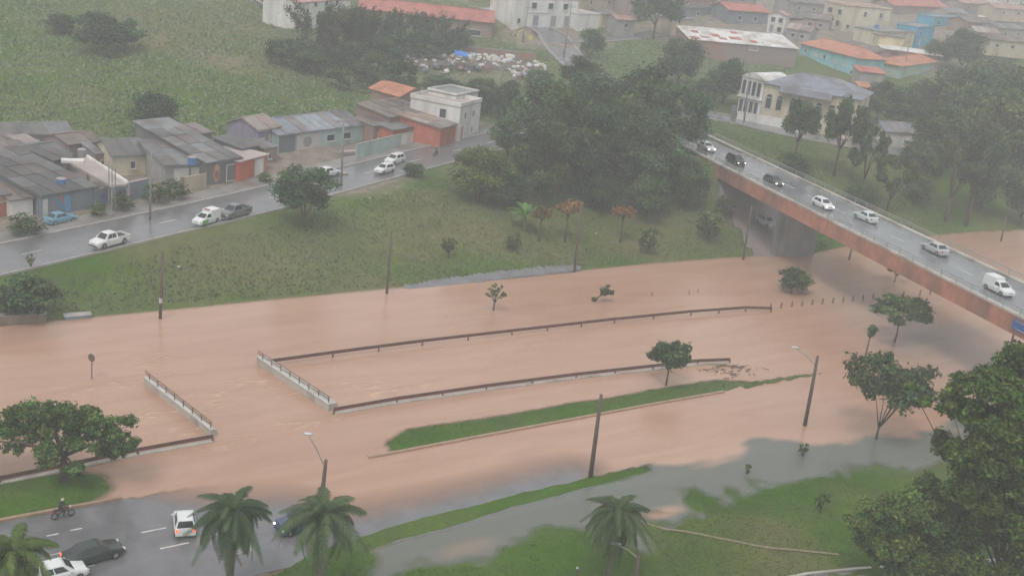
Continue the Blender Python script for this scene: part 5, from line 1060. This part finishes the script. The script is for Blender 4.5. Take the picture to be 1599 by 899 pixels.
# ------------------------------------------------------------------ foreground trees
def big_tree(label, base, z, h, clumps, n, size, fork_h, tint, seed, tr, bkm=bark, base_col=(.092, .145, .042), basepos=None):
    b = basepos or P(*base, z); t = thing('tree', label, 'tree', b); g = random.Random(seed); cs = [c[:3] for c in clumps]; rs = [c[3] for c in clumps]; sub, sr = [], []
    for c, r_ in zip(cs, rs):
        for _ in range(11):
            d = Vector((g.gauss(0, 1), g.gauss(0, 1), g.gauss(0, .7))).normalized() * r_ * g.uniform(.35, .95); sub.append((c[0] + d.x, c[1] + d.y, c[2] + d.z * .8)); sr.append(r_ * g.uniform(.28, .55))
    V, F, col = leaf_cloud(sub, sr, n, size, seed, base=base_col, spread=.42); c = link('crown', fastmesh('big_crown', V, F, LEAF, col), t); c.color = tint + (1,)
    mb = MB(); limbs(mb, Vector((0, 0, -.8)), Vector((0, 0, fork_h)), [Vector(c) for c in g.sample(cs, min(9, len(cs)))], tr, g, .2); mb.build('trunk', bkm, t, True)
    return t
g5 = random.Random(5)
k5 = scale_at(P(100, 750, 0))
def clump_px(base, z, pts):                                  # clump centres given by where they show, a little spread in depth
    b = P(*base, z); k = scale_at(b); out = []
    for x, y, r_ in pts:
        zz = (base[1] - y) / k / .95; out.append(((x - base[0]) / k - zz * .09, g5.uniform(-1.6, 1.6), zz, r_ / k))
    return out
big_tree('large leafy tree at the lower left standing by the guardrail', (100, 752), .2, 7, clump_px((100, 752), .2, [(130, 640, 30), (105, 655, 34), (70, 650, 30), (40, 660, 28), (15, 680, 26), (50, 690, 26), (95, 690, 26), (140, 680, 30), (180, 665, 28), (195, 680, 22), (170, 700, 22), (130, 712, 18), (25, 700, 18), (-10, 690, 26), (160, 645, 20), (-30, 670, 26), (205, 650, 12), (95, 632, 16)]), 38000, .13, 2.4, (1.0, 1.05, .9), 3, .28)
def wall_of_leaves(label, base, z, pts, n, seed, tint, size=.2, depth=2.5, col=(.102, .150, .044)):
    b = P(*base, z); k = scale_at(b); g = random.Random(seed); cl = []
    for x, y, r_ in pts: zz = (base[1] - y) / k / .95; cl.append(((x - base[0]) / k - zz * .13, g.uniform(-depth, depth), zz, r_ / k))
    return big_tree(label, base, z, 10, cl, n, size, 2.0, tint, seed, .16, base_col=col)
wall_of_leaves('tall leafy tree filling the lower right corner', (1560, 960), .4, [(1500, 600, 36), (1545, 575, 34), (1590, 570, 40), (1625, 590, 50), (1480, 640, 34), (1530, 640, 46), (1590, 650, 56), (1500, 690, 44), (1560, 710, 56), (1610, 720, 50), (1495, 740, 40), (1550, 780, 50), (1600, 800, 56), (1520, 830, 44), (1570, 870, 50), (1640, 680, 60), (1640, 840, 60), (1470, 625, 16), (1500, 780, 44), (1530, 740, 50), (1600, 620, 50), (1560, 620, 44), (1610, 760, 60), (1560, 830, 60), (1500, 870, 50), (1530, 690, 50), (1450, 600, 20), (1462, 622, 24), (1440, 630, 16), (1422, 642, 14), (1480, 645, 26), (1455, 650, 20), (1402, 632, 10), (1478, 600, 18), (1580, 590, 46), (1605, 640, 54), (1530, 612, 42), (1492, 645, 38), (1472, 690, 30), (1482, 725, 36), (1600, 560, 36), (1565, 555, 28)], 125000, 8, (1.05, 1.1, .8), .165)
wall_of_leaves('brownish leafy tree left of the tall corner tree', (1400, 925), .4, [(1360, 790, 30), (1330, 810, 22), (1400, 770, 34), (1445, 760, 30), (1375, 830, 34), (1420, 820, 40), (1465, 800, 36), (1400, 870, 36), (1450, 870, 40), (1350, 850, 20), (1480, 845, 36), (1430, 790, 40), (1380, 800, 36), (1440, 840, 44), (1370, 860, 34), (1420, 860, 40)], 60000, 9, (1.02, 1.08, .95), .14, 1.6)

# ------------------------------------------------------------------ palms
def frond_mesh(seed, L, droop):
    g = np.random.default_rng(seed); V, F, T = [], [], []; o = 0; nseg = 26
    def rach(u): ang = .75 - droop * u ** 1.3; return np.array([L * (u - .16 * u * u * droop), 0, L * (.62 * u - droop * .62 * u * u)])
    for i in range(nseg):                                   # rachis
        a, b = rach(i / nseg), rach((i + 1) / nseg); w = .05 * (1 - i / nseg) + .012
        V += [a + [0, -w, 0], a + [0, w, 0], b + [0, w, 0], b + [0, -w, 0]]; F.append([o, o + 1, o + 2, o + 3]); o += 4; T.append([.11, .12, .05])
    for i in range(64):
        u = .10 + .88 * i / 64; p = rach(u); tan = rach(min(1, u + .03)) - rach(u - .03); tan /= np.linalg.norm(tan)
        for s in (-1, 1):
            l_ = L * .21 * (math.sin(math.pi * min(.98, u * .85 + .12)) ** .7) * g.uniform(.8, 1.1)
            d = tan * .55 + np.array([0, s * .75, g.uniform(-.25, .15)]); d /= np.linalg.norm(d); mid = p + d * l_ * .5; tip = p + d * l_ * .85 + np.array([0, 0, -l_ * g.uniform(.35, .65)])
            wv = tan * .022
            V += [p - wv, p + wv, mid + wv * 1.3, mid - wv * 1.3]; F.append([o, o + 1, o + 2, o + 3]); V += [mid - wv * 1.3, mid + wv * 1.3, tip + wv * .3, tip - wv * .3]; F.append([o + 4, o + 5, o + 6, o + 7]); o += 8
            t_ = g.uniform(.7, 1.25); T += [[.080 * t_, .120 * t_, .052 * t_]] * 2
    return fastmesh('frond', np.array(V), np.array(F), LEAF, np.array(T))
def palm(label, centre, ztop, L, nf, seed, tint, base_z=.2, trunk_r=.2, skirt=False, droops=(1.25, 1.7, 2.2), dead=2):
    c = P(centre[0], centre[1], ztop); t = thing('palm_tree', label, 'palm', (c.x, c.y, base_z), 0, 'palm trees in the foreground'); hh = ztop - base_z; g = random.Random(seed)
    MB().tube([(0, 0, -.5), (.06, 0, hh * .5), (0, 0, hh)], [trunk_r * 1.3, trunk_r, trunk_r * .9], 9).build('trunk', bark2, t, True)
    fm = [frond_mesh(seed * 3 + i, L * q, d) for i, (q, d) in enumerate(zip((1.0, .95, 1.02), droops))]
    for k in range(nf):
        f = link('frond', fm[k % 3], t); lvl = (k % 5) / 4; f.location = (0, 0, hh); f.rotation_euler = (g.uniform(-.15, .15), R(22) * (lvl * 3.6 - 2.2) + g.uniform(-.12, .12), k * 2.399 + g.uniform(-.2, .2)); f.color = tint + (1,)
    for k in range(dead):
        f = link('dead_frond', fm[2], t); f.location = (0, 0, hh - .25); f.rotation_euler = (g.uniform(-.2, .2), R(52) + g.uniform(-.1, .2), g.uniform(0, 6.28)); f.color = (2.6, 1.3, 1.4, 1); f.scale = (.8, .6, .8)
    MB().tube([(0, 0, hh - .3), (0, 0, hh + .6)], [trunk_r * 1.1, trunk_r * .3], 8).build('crownshaft', mat('palm_shaft', (.17, .19, .08), .6, .2), t, True)
    if skirt: MB().tube([(.1, -.1, hh - .2), (.3, -.35, hh - .7), (.25, -.4, hh - 1.4)], [.06, .16, .05], 7).build('fruit_stalk', mat('fruit_stalk', (.42, .27, .13), .7, .2), t)
    return t
palm('dark drooping palm at the lower left beside the white hatchback', (362, 806), 6.2, 3.0, 46, 21, (.85, .98, .95), trunk_r=.22, droops=(1.5, 2.1, 2.8), dead=1)
palm('hazy grey green palm in front of the dark blue car', (503, 812), 6.6, 3.4, 30, 22, (1.2, 1.25, 1.3), trunk_r=.24, droops=(1.2, 1.8, 2.4), dead=4)
palm('palm with pale fruit stalk on the lawn at the bottom middle', (963, 806), 5.4, 2.8, 48, 23, (.95, 1.0, .95), trunk_r=.2, skirt=True, droops=(1.7, 2.3, 3.0), dead=3)
palm('lighter green palm cut by the lower left corner', (20, 872), 8.5, 3.0, 22, 24, (1.35, 1.35, .9), trunk_r=.22)

# ------------------------------------------------------------------ vehicles
tyrem = mat('tyre_rubber', (.022, .022, .023), .8, .2, 5); rimm = mat('wheel_rim', (.35, .35, .36), .35, .15, metal=.6); carglass = mat('car_glass', (.02, .024, .028), .06, .1, spec=.7); trimm = mat('black_trim', (.025, .025, .027), .5, .15)
headm = mat('headlamp', (.6, .6, .58), .15, .05); headlit = mat('lit_headlamp', (.9, .85, .75), .2, .05, emit=(1, .85, .65, 3.0)); tailm = mat('tail_lamp', (.35, .02, .015), .25, .1); taillit = mat('lit_tail_lamp', (.5, .05, .03), .25, .1, emit=(1, .12, .05, 1.6)); platem = mat('number_plate', (.45, .45, .43), .5, .1)
def paintm(nm, c, rough=.22): return mat('car_' + nm, c, rough, .05, .8, spec=.6)
PAINT = dict(white=paintm('white', (.68, .69, .70)), black=paintm('black', (.018, .019, .021)), dark=paintm('charcoal', (.045, .05, .055)), silver=paintm('silver', (.42, .44, .45)), pale=paintm('pale_silver', (.55, .60, .60)), grey=paintm('grey', (.17, .18, .195)), navy=paintm('navy', (.05, .075, .13)), green=paintm('dark_green', (.028, .04, .036)), sky=paintm('faded_blue', (.13, .30, .40), .4))
SPEC = {  # length, width, height, belt, stations of the lower body (x, top), cabin foot (rear, front), cabin top (rear, front), wheel radius
    'hatchback': (3.95, 1.72, 1.49, .93, [(-1.97, .62), (-1.93, .90), (-1.0, .93), (.75, .92), (1.05, .90), (1.8, .74), (1.97, .5)], (-1.88, .98), (-1.45, .28), .30),
    'sedan': (4.45, 1.75, 1.46, .93, [(-2.22, .6), (-2.17, .93), (-1.5, .96), (.75, .92), (1.1, .90), (2.0, .72), (2.22, .48)], (-1.62, 1.02), (-1.02, .30), .31),
    'suv': (4.25, 1.8, 1.68, 1.05, [(-2.12, .66), (-2.08, 1.02), (-1.0, 1.05), (.8, 1.04), (1.1, 1.02), (1.95, .9), (2.12, .55)], (-2.04, 1.1), (-1.75, .4), .35),
    'pickup': (5.2, 1.85, 1.78, 1.08, [(-2.6, .75), (-2.58, .82), (-.75, .82), (-.7, 1.08), (1.2, 1.07), (1.5, 1.04), (2.4, .92), (2.6, .58)], (-.72, 1.45), (-.5, .72), .38),
    'cargo_van': (4.2, 1.75, 1.55, .98, [(-2.1, .7), (-2.06, .95), (-.2, .98), (.9, .97), (1.2, .94), (1.95, .76), (2.1, .5)], (-.25, 1.2), (-.15, .42), .31)}
VMESH = {}
def vehicle(kind, colour, label, at_, to_, z, lights='off', tail='off', group=None, side=1.0, cat='car', name=None, extra=None):
    L, W, Hh, belt, sts, (c0, c1), (t0, t1), wr = SPEC[kind]; hw = W / 2
    a, b = P(at_[0], at_[1], z), P(to_[0], to_[1], z); rz = heading(a, b)
    t = thing(name or kind, label, cat, a, rz, group); m = PAINT[colour]
    t.scale = (.86 * side, .86, .86)
    key = (kind, colour)
    if key not in VMESH:
        mb = MB(); n = len(sts); ring = []
        for i, (x, zt) in enumerate(sts):
            end = i in (0, n - 1); k = .80 if end else .95 if i in (1, n - 2) else 1; zb = .34 if end else .24
            h_ = [(-hw * k * .94, zb), (-hw * k, (zb + zt) * .5), (-hw * k * .985, zt - .12), (-hw * k * .90, zt), (0, zt + (.03 if not end else .0)), (hw * k * .90, zt), (hw * k * .985, zt - .12), (hw * k, (zb + zt) * .5), (hw * k * .94, zb)]
            ring += [(x, y, q) for y, q in h_]
        fs = []
        for i in range(n - 1):
            for j in range(8): fs.append((i * 9 + j, i * 9 + j + 1, (i + 1) * 9 + j + 1, (i + 1) * 9 + j))
            fs.append((i * 9 + 8, i * 9, (i + 1) * 9, (i + 1) * 9 + 8))
        fs += [tuple(range(9)), tuple(range((n - 1) * 9, n * 9))[::-1]]
        mb.add(ring, fs)
        zc, zr = belt - .04, Hh; wb, wt = hw * .93, hw * .69
        cab = [(c0, -wb, zc), (c1, -wb * .97, zc), (c1, wb * .97, zc), (c0, wb, zc), (t0, -wt, zr - .06), (t1, -wt, zr - .06), (t1, wt, zr - .06), (t0, wt, zr - .06), (t0 + .12, -wt * .8, zr), (t1 - .15, -wt * .8, zr), (t1 - .15, wt * .8, zr), (t0 + .12, wt * .8, zr)]
        mb.add(cab, [(0, 1, 5, 4), (1, 2, 6, 5), (2, 3, 7, 6), (3, 0, 4, 7), (4, 5, 9, 8), (5, 6, 10, 9), (6, 7, 11, 10), (7, 4, 8, 11), (8, 9, 10, 11), (3, 2, 1, 0)])
        if kind == 'pickup':
            for s in (-1, 1): mb.box((-1.65, s * (hw * .93), .95), (1.86, .09, .32))
            mb.box((-2.55, 0, .95), (.08, hw * 1.8, .32))
        if kind == 'cargo_van':
            mb.add([(x, y, zz) for zz, q, xr, xf in ((.9, hw * .95, -2.05, -.05), (1.85, hw * .88, -1.98, -.1)) for x, y in ((xr, -q), (xf, -q), (xf, q), (xr, q))], [(3, 2, 1, 0), (4, 5, 6, 7), (0, 1, 5, 4), (1, 2, 6, 5), (2, 3, 7, 6), (3, 0, 4, 7)])
        body = mb.mesh('body', m); cabv = [Vector(v) for v in cab]
        def pane(q, f0=(.07, .1), f1=(.93, .9), off=.014):
            A, B, Cc, D = q; nn = (B - A).cross(D - A).normalized()
            def s(u, v): return A.lerp(B, u).lerp(D.lerp(Cc, u), v) + nn * off
            k = MB(); k.extrude([s(f0[0], f0[1]), s(f1[0], f0[1]), s(f1[0], f1[1]), s(f0[0], f1[1])], nn * .006); return k.mesh('pane', carglass)
        v = cabv; sd = [(v[0], v[1], v[5], v[4]), (v[2], v[3], v[7], v[6])]
        g_ = [('windscreen', pane((v[1], v[2], v[6], v[5]))), ('rear_window', pane((v[3], v[0], v[4], v[7])))]
        for q in sd:
            fw = q is sd[0]
            if kind in ('cargo_van',): g_.append(('side_window', pane(q, (.12, .12), (.86, .86))))
            else:
                g_.append(('side_window', pane(q, (.14, .14), (.48, .88)))); g_.append(('side_window', pane(q, (.52, .14), (.86, .88))))
        wheel = MB().tube([(0, -.1, 0), (0, .1, 0)], wr, 16).mesh('wheel', tyrem); rim = MB().tube([(0, -.112, 0), (0, .112, 0)], wr * .6, 12).mesh('rim', rimm)
        VMESH[key] = (body, g_, wheel, rim)
    body, g_, wheel, rim = VMESH[key]
    bo = link('body', body, t); bv = bo.modifiers.new('bevel', 'BEVEL'); bv.width = .035; bv.segments = 2; bv.limit_method = 'ANGLE'; bv.angle_limit = R(28)
    for nm, me in g_: link(nm, me, bo)
    xw = L * .31
    for x in (-xw, xw):
        for s in (-1, 1):
            w = link('wheel', wheel, t); w.location = (x, s * (hw - .1), wr); link('rim', rim, w)
    zl_ = sts[-1][1] + .12; front = sts[-1][0]; rear = sts[0][0]
    for s in (-1, 1):
        MB().box((front - .13, s * hw * .66, zl_ - .02), (.16, .36, .16), M=Matrix.Rotation(.35 * -s, 4, 'Z')).build('headlight', headlit if lights == 'on' else headm, t)
        MB().box((rear + .05, s * hw * .76, sts[1][1] - .16), (.12, .2, .26)).build('taillight', taillit if tail == 'on' else tailm, t)
        MB().box((c1 - .35, s * (hw + .07), belt + .06), (.12, .16, .12)).build('mirror', m, t)
    MB().box((front - .03, 0, .40), (.1, W * .8, .16)).build('front_bumper', trimm if kind in ('pickup',) else m, t); MB().box((rear + .03, 0, .42), (.1, W * .84, .18)).build('rear_bumper', trimm if kind in ('pickup', 'suv') else m, t)
    MB().box((rear - .028, 0, .62), (.02, .42, .13)).build('number_plate', platem, t)
    MB().box((front - .06, 0, zl_ - .08), (.1, W * .42, .1)).build('grille', trimm, t)
    if kind == 'pickup': MB().box((-1.65, 0, .86), (1.76, hw * 1.74, .06)).build('load_bed', trimm, t)
    if extra: extra(t, bo, L, hw)
    return t
nz = lambda s: float(near_road_z(np.array(s)))
vehicle('hatchback', 'white', 'white hatchback seen from behind on the wet near avenue', (288, 824), (286, 802), .06, tail='on', side=.84)
vehicle('sedan', 'green', 'dark green car heading right on the near avenue', (146, 872), (180, 862), .06, tail='on')
vehicle('hatchback', 'white', 'white car cut off by the bottom edge at lower left', (92, 903), (128, 894), .08)
def roofbars(t, bo, L, hw): pass
vehicle('suv', 'navy', 'dark blue car driving into the flood behind the hazy palm', (470, 824), (440, 832), .0, lights='on')
FA = 'vehicles on the far avenue'
vehicle('pickup', 'white', 'white pickup truck on the far avenue at left', (171, 382), (140, 390), 3.0, group=FA)
def amb(t, bo, L, hw):
    for s in (-1, 1): MB().box((1.2, s * (hw + .004), .62), (1.2, .012, .5)).build('green_stripe', mat('stripe_green', (.12, .42, .08), .4, .1), t)
    MB().box((-2.07, 0, 1.3), (.03, 1.2, .8)).build('red_rear_panel', mat('panel_red', (.4, .05, .04), .4, .1), t); MB().box((-.1, 0, 1.9), (.2, .8, .1)).build('light_bar', tailm, t)
vehicle('cargo_van', 'white', 'white ambulance like van with a green bumper on the far avenue', (322, 348), (296, 356), 3.35, group=FA, cat='van', name='ambulance_van', extra=amb)
vehicle('pickup', 'grey', 'grey pickup truck close behind the white van on the far avenue', (367, 337), (342, 344), 3.45, group=FA)
vehicle('hatchback', 'white', 'nearer white car of the pair on the far avenue', (600, 269), (580, 274), 4.3, group=FA)
vehicle('suv', 'white', 'white car overtaking behind the nearer white car of the pair', (616, 255), (600, 259.5), 4.35, group=FA)
vehicle('sedan', 'sky', 'faded blue car parked before the murals', (94, 347), (122, 341), 2.85)
VB = 'cars crossing the viaduct'
def on_bridge(kind, colour, label, px, py, lights='on', toward=True, **k):
    a = P(px, py, BRZ + .03); b = a + _bd * (5 if toward else -5); q = proj(b); vehicle(kind, colour, label, (px, py), q, BRZ + .03, lights=lights, group=VB, **k)
on_bridge('hatchback', 'white', 'white car half hidden by the grove at the start of the viaduct', 1077, 216)
on_bridge('sedan', 'white', 'white car leading the black one on the left end of the viaduct', 1102, 234)
on_bridge('suv', 'black', 'black tall car with lit headlamps on the viaduct', 1148, 256)
on_bridge('hatchback', 'dark', 'dark small car in the middle of the viaduct traffic', 1207, 288)
on_bridge('hatchback', 'white', 'small white car above the viaduct pier', 1284, 324)
on_bridge('sedan', 'pale', 'pale silver car on the far lane of the viaduct', 1351, 344, lights='off', toward=False)
on_bridge('sedan', 'silver', 'silver car on the far lane right of the pale silver one', 1459, 394, lights='off', toward=False)
on_bridge('cargo_van', 'white', 'white cargo van at the right end of the viaduct', 1558, 456, lights='off', cat='van')
pb = G(1196, 352); q = proj(pb + Vector((1.5, -3, 0))); vehicle('suv', 'silver', 'muddy pale car under the viaduct beside the pier', (1196, 352), q, pb.z + .15)
vehicle('hatchback', 'white', 'left white car parked uphill beside the kiosk house', (1378, 98), (1392, 100), 13.0, group='cars parked uphill by the kiosk house'); vehicle('hatchback', 'white', 'right white car parked uphill beside the kiosk house', (1388, 106), (1402, 108), 12.6, group='cars parked uphill by the kiosk house')
vehicle('sedan', 'white', 'white wreck by the parking area left of the two white cars', (512, 274), (530, 271), 4.2, cat='car')
# pallets and rubble at the parking area
for lab, x, y, d in (('flat pile of pale planks by the street wall', 552, 240, (4.2, 1.2, .5)), ('low pile of pale boards beside the avenue left of the white cars', 528, 274, (2.6, 1.2, .45))):
    t = thing('plank_pile', lab, 'plank pile', G(x, y), .7)
    for k in range(6): MB().box((rnd.uniform(-.2, .2), (k % 3 - 1) * d[1] / 3, .12 + (k // 3) * d[2] / 2), (d[0], d[1] / 3.4, d[2] / 2.6), rnd.uniform(-.06, .06)).build('plank', C['slab'], t)
for lab, x, y in (('pale litter on the grass bank right of the left dark pole', 279, 418), ('pale litter on the grass bank below the white cars', 578, 311), ('pale litter on the bank right of the dead trees', 931, 366), ('white litter on the flooded median strip', 843, 637), ('white litter on the lower left grass beside the big tree', 119, 741)):
    o = MB().blob((0, 0, .12), (.24, .18, .11), 7, 4, .25).build('litter', C['slab']); o.location = G(x, y); tag(o, lab, 'litter')

# ------------------------------------------------------------------ motorcycles and riders
skinm = mat('skin', (.30, .17, .115), .6, .1); 
def rider_bike(label_b, label_r, at_, to_, z, coat, bikec, helmet):
    a, b = P(*at_, z), P(*to_, z); rz = heading(a, b)
    t = thing('motorcycle', label_b, 'motorcycle', a, rz); bm_ = mat('bike_' + bikec[0], bikec[1], .3, .1)
    t.scale = (.85, .85, .85)
    for x in (-.62, .66):
        mb = MB(); mb.tube([(x + .27 * math.cos(k), 0, .31 + .27 * math.sin(k)) for k in np.linspace(0, 2 * math.pi, 15)], .055, 6, False); w = mb.build('wheel', tyrem, t, True); MB().tube([(x, -.05, .31), (x, .05, .31)], .1, 8).build('hub', rimm, w)
    MB().tube([(-.62, 0, .31), (-.2, 0, .5), (.2, 0, .62), (.5, 0, .85)], [.05, .09, .1, .06], 6).build('frame', trimm, t); MB().box((0, 0, .4), (.4, .26, .3)).build('engine', rimm, t, bevel=.03)
    MB().blob((.22, 0, .83), (.27, .15, .14), 9, 6).build('fuel_tank', bm_, t, True); MB().box((-.32, 0, .8), (.75, .25, .1), M=Matrix.Rotation(.06, 4, 'Y')).build('seat', trimm, t, bevel=.03)
    for s in (-.08, .08): MB().tube([(.66, s, .31), (.5, s, .95)], .03, 5).build('fork', rimm, t)
    MB().tube([(.36, -.36, 1.02), (.46, -.18, 1.0), (.48, 0, .97), (.46, .18, 1.0), (.36, .36, 1.02)], .022, 5).build('handlebar', trimm, t); MB().blob((.6, 0, .9), .1, 8, 5).build('headlight', headm, t, True); MB().box((-.72, 0, .74), (.08, .16, .08)).build('taillight', tailm, t); MB().box((-.66, 0, .62), (.34, .14, .04)).build('rear_mudguard', bm_, t)
    p = thing('person', label_r, 'person', a, rz)
    p.scale = (.85, .85, .85)
    V = [(-.25, 0, .92), (-.2, 0, 1.12), (-.12, 0, 1.36), (-.06, 0, 1.46), (-.02, 0, 1.56), (-.10, .2, 1.38), (.08, .27, 1.18), (.34, .31, 1.06), (-.10, -.2, 1.38), (.08, -.27, 1.18), (.34, -.31, 1.06), (-.2, .12, .9), (.18, .2, .78), (.02, .19, .42), (.02, .2, .30), (.16, .2, .28), (-.2, -.12, .9), (.18, -.2, .78), (.02, -.19, .42), (.02, -.2, .30), (.16, -.2, .28)]
    E_ = [(0, 1), (1, 2), (2, 3), (3, 4), (2, 5), (5, 6), (6, 7), (2, 8), (8, 9), (9, 10), (0, 11), (11, 12), (12, 13), (13, 14), (14, 15), (0, 16), (16, 17), (17, 18), (18, 19), (19, 20)]
    rad = [.16, .15, .17, .07, .06, .08, .06, .045, .08, .06, .045, .11, .085, .06, .05, .045, .11, .085, .06, .05, .045]
    me = bpy.data.meshes.new('body'); me.from_pydata(V, E_, []); me.materials.append(coat); o = link('body', me, p)
    sk = o.modifiers.new('skin', 'SKIN'); me.skin_vertices.new() if not me.skin_vertices else None
    for i, r_ in enumerate(rad): me.skin_vertices[0].data[i].radius = (r_, r_)
    me.skin_vertices[0].data[0].use_root = True; o.modifiers.new('sub', 'SUBSURF').levels = 1
    MB().blob((.01, 0, 1.66), (.15, .125, .155), 12, 8).build('helmet', helmet, p, True); MB().box((.13, 0, 1.65), (.06, .18, .09)).build('visor', carglass, p, bevel=.02)
    for s in (-1, 1): MB().blob((.37, s * .31, 1.045), (.06, .045, .05), 7, 5).build('hand', skinm, p, True)
rider_bike('red motorcycle on the near avenue kerb side at lower left', 'motorcycle rider in dark rain clothes and pale helmet at lower left', (98, 808), (118, 803), .08, mat('dark_coat', (.03, .033, .037), .6, .2), ('red', (.3, .035, .02)), mat('pale_helmet', (.42, .42, .40), .3, .1))
rider_bike('dark motorcycle on the far avenue beside the red orange garage', 'motorcycle rider in brown on the far avenue with white helmet', (680, 243), (668, 247), 4.65, mat('brown_coat', (.12, .085, .075), .7, .2), ('maroon', (.14, .05, .04)), C['white'])

# ------------------------------------------------------------------ grass and weeds (nobody could count them)
gm = leaf_mat('grass_blades', .15); _n, _l = gm.node_tree.nodes, gm.node_tree.links
_ge = _n.new('ShaderNodeNewGeometry'); _vm = _n.new('ShaderNodeVectorMath'); _vm.operation = 'MULTIPLY_ADD'; _vm.inputs[1].default_value = (.35, .35, .35); _vm.inputs[2].default_value = (0, 0, .8)
_nn = _n.new('ShaderNodeVectorMath'); _nn.operation = 'NORMALIZE'; _l.new(_ge.outputs['Normal'], _vm.inputs[0]); _l.new(_vm.outputs[0], _nn.inputs[0]); _l.new(_nn.outputs[0], _n['Principled BSDF'].inputs['Normal'])
def tufts(name, label, n, xr, yr, keep, hgt, wid, seed, cols, blades=3):
    g = np.random.default_rng(seed); X, Y = g.uniform(*xr, n), g.uniform(*yr, n)
    Z = height(X, Y); k = keep(X, Y, Z, g); X, Y, Z = X[k], Y[k], Z[k]; m = len(X)
    nz_ = vnoise(X + 200, Y + 200, 6, seed) * .6 + vnoise(X + 200, Y + 200, 1.7, seed + 1) * .4
    V, T = [], []
    for b in range(blades):
        a = g.uniform(0, 6.28, m); lean = g.uniform(.1, .55, m); h = hgt * g.uniform(.5, 1.4, m) * (.5 + nz_); w = wid * g.uniform(.6, 1.3, m); dx, dy = np.cos(a), np.sin(a)
        p = np.stack([X + g.normal(0, wid * .6, m), Y + g.normal(0, wid * .6, m), Z - .03], 1); s = np.stack([-dy * w, dx * w, np.zeros(m)], 1)
        V.append(np.stack([p - s, p + s, p + np.stack([dx * lean * h, dy * lean * h, h], 1)], 1))
        c = np.array(cols[0])[None] * (1 - nz_[:, None]) + np.array(cols[1])[None] * nz_[:, None]; T.append(c * g.uniform(.82, 1.2, m)[:, None])
    V = np.concatenate(V).reshape(-1, 3); F = np.arange(len(V)).reshape(-1, 3)
    o = link(name, fastmesh(name, V, F, leaf_mat('grass_blades', .2), np.concatenate(T)), None); return tag(o, label, None, None, 'stuff')
def off_road(X, Y):
    k = np.ones(X.shape, bool)
    for rd, hw in ROADS: d, _, _ = seg_dist(X, Y, rd); k &= d > hw + (3.4 if hw > 3.9 and hw < 5 else 1.2)
    s = (X - KERB0.x) * RD.x + (Y - KERB0.y) * RD.y; t = (X - KERB0.x) * RN.x + (Y - KERB0.y) * RN.y
    return k & ~((t > -.2) & (t < 12) & (s < 40))
_pvp = [(p.x, p.y) for p in pv]
def far_side(X, Y, Z, g): 
    d, _, sg_ = seg_dist(X, Y, [(q[0], q[1]) for q in AVENUE]); return (flood_side(X, Y) > .3) & off_road(X, Y) & ~inside(X, Y, _pvp)
def bank_only(X, Y, Z, g):
    d, _, sg_ = seg_dist(X, Y, AVENUE); return far_side(X, Y, Z, g) & ((sg_ < 0) | (X > 12)) & (d > 4.2)
def hill_only(X, Y, Z, g):
    dm, lm, sm = ground_masks(X, Y); d, _, sg_ = seg_dist(X, Y, AVENUE); return far_side(X, Y, Z, g) & (sg_ > 0) & (g.random(X.shape) > dm * 1.4)
def near_only(X, Y, Z, g): return (Z > .02) & (flood_side(X, Y) < 0) & off_road(X, Y)
tufts('bank_grass', 'rough olive and green grass covering the bank above the flood', 90000, (-62, 70), (100, 235), bank_only, .24, .12, 3, ((.155, .165, .080), (.130, .195, .068)))
tufts('hill_grass', 'tall weeds and grass over the green hillside', 60000, (-115, 60), (140, 300), hill_only, .34, .24, 5, ((.235, .260, .140), (.195, .290, .125)))
tufts('lawn_grass', 'bright short wet grass of the lawns and strips beside the flood', 90000, (-45, 60), (50, 125), near_only, .10, .06, 7, ((.044, .098, .010), (.078, .145, .020)))

# ------------------------------------------------------------------ rainy air
hz = MB().box((50, 660, 23), (2500, 1360, 70))
hm = bpy.data.materials.new('rain_haze'); hm.use_nodes = True; hn = hm.node_tree.nodes; hn.clear()
ho = hn.new('ShaderNodeOutputMaterial'); hv = hn.new('ShaderNodeVolumePrincipled')
hv.inputs['Color'].default_value = (.95, .97, 1.0, 1); hv.inputs['Density'].default_value = HAZE_DENSITY; hv.inputs['Density Attribute'].default_value = ''
hv.inputs['Anisotropy'].default_value = 0.0
hm.node_tree.links.new(hv.outputs[0], ho.inputs['Volume'])
h_ = hz.build('haze', hm); tag(h_, 'pale rainy haze filling the valley air', None, None, 'stuff')
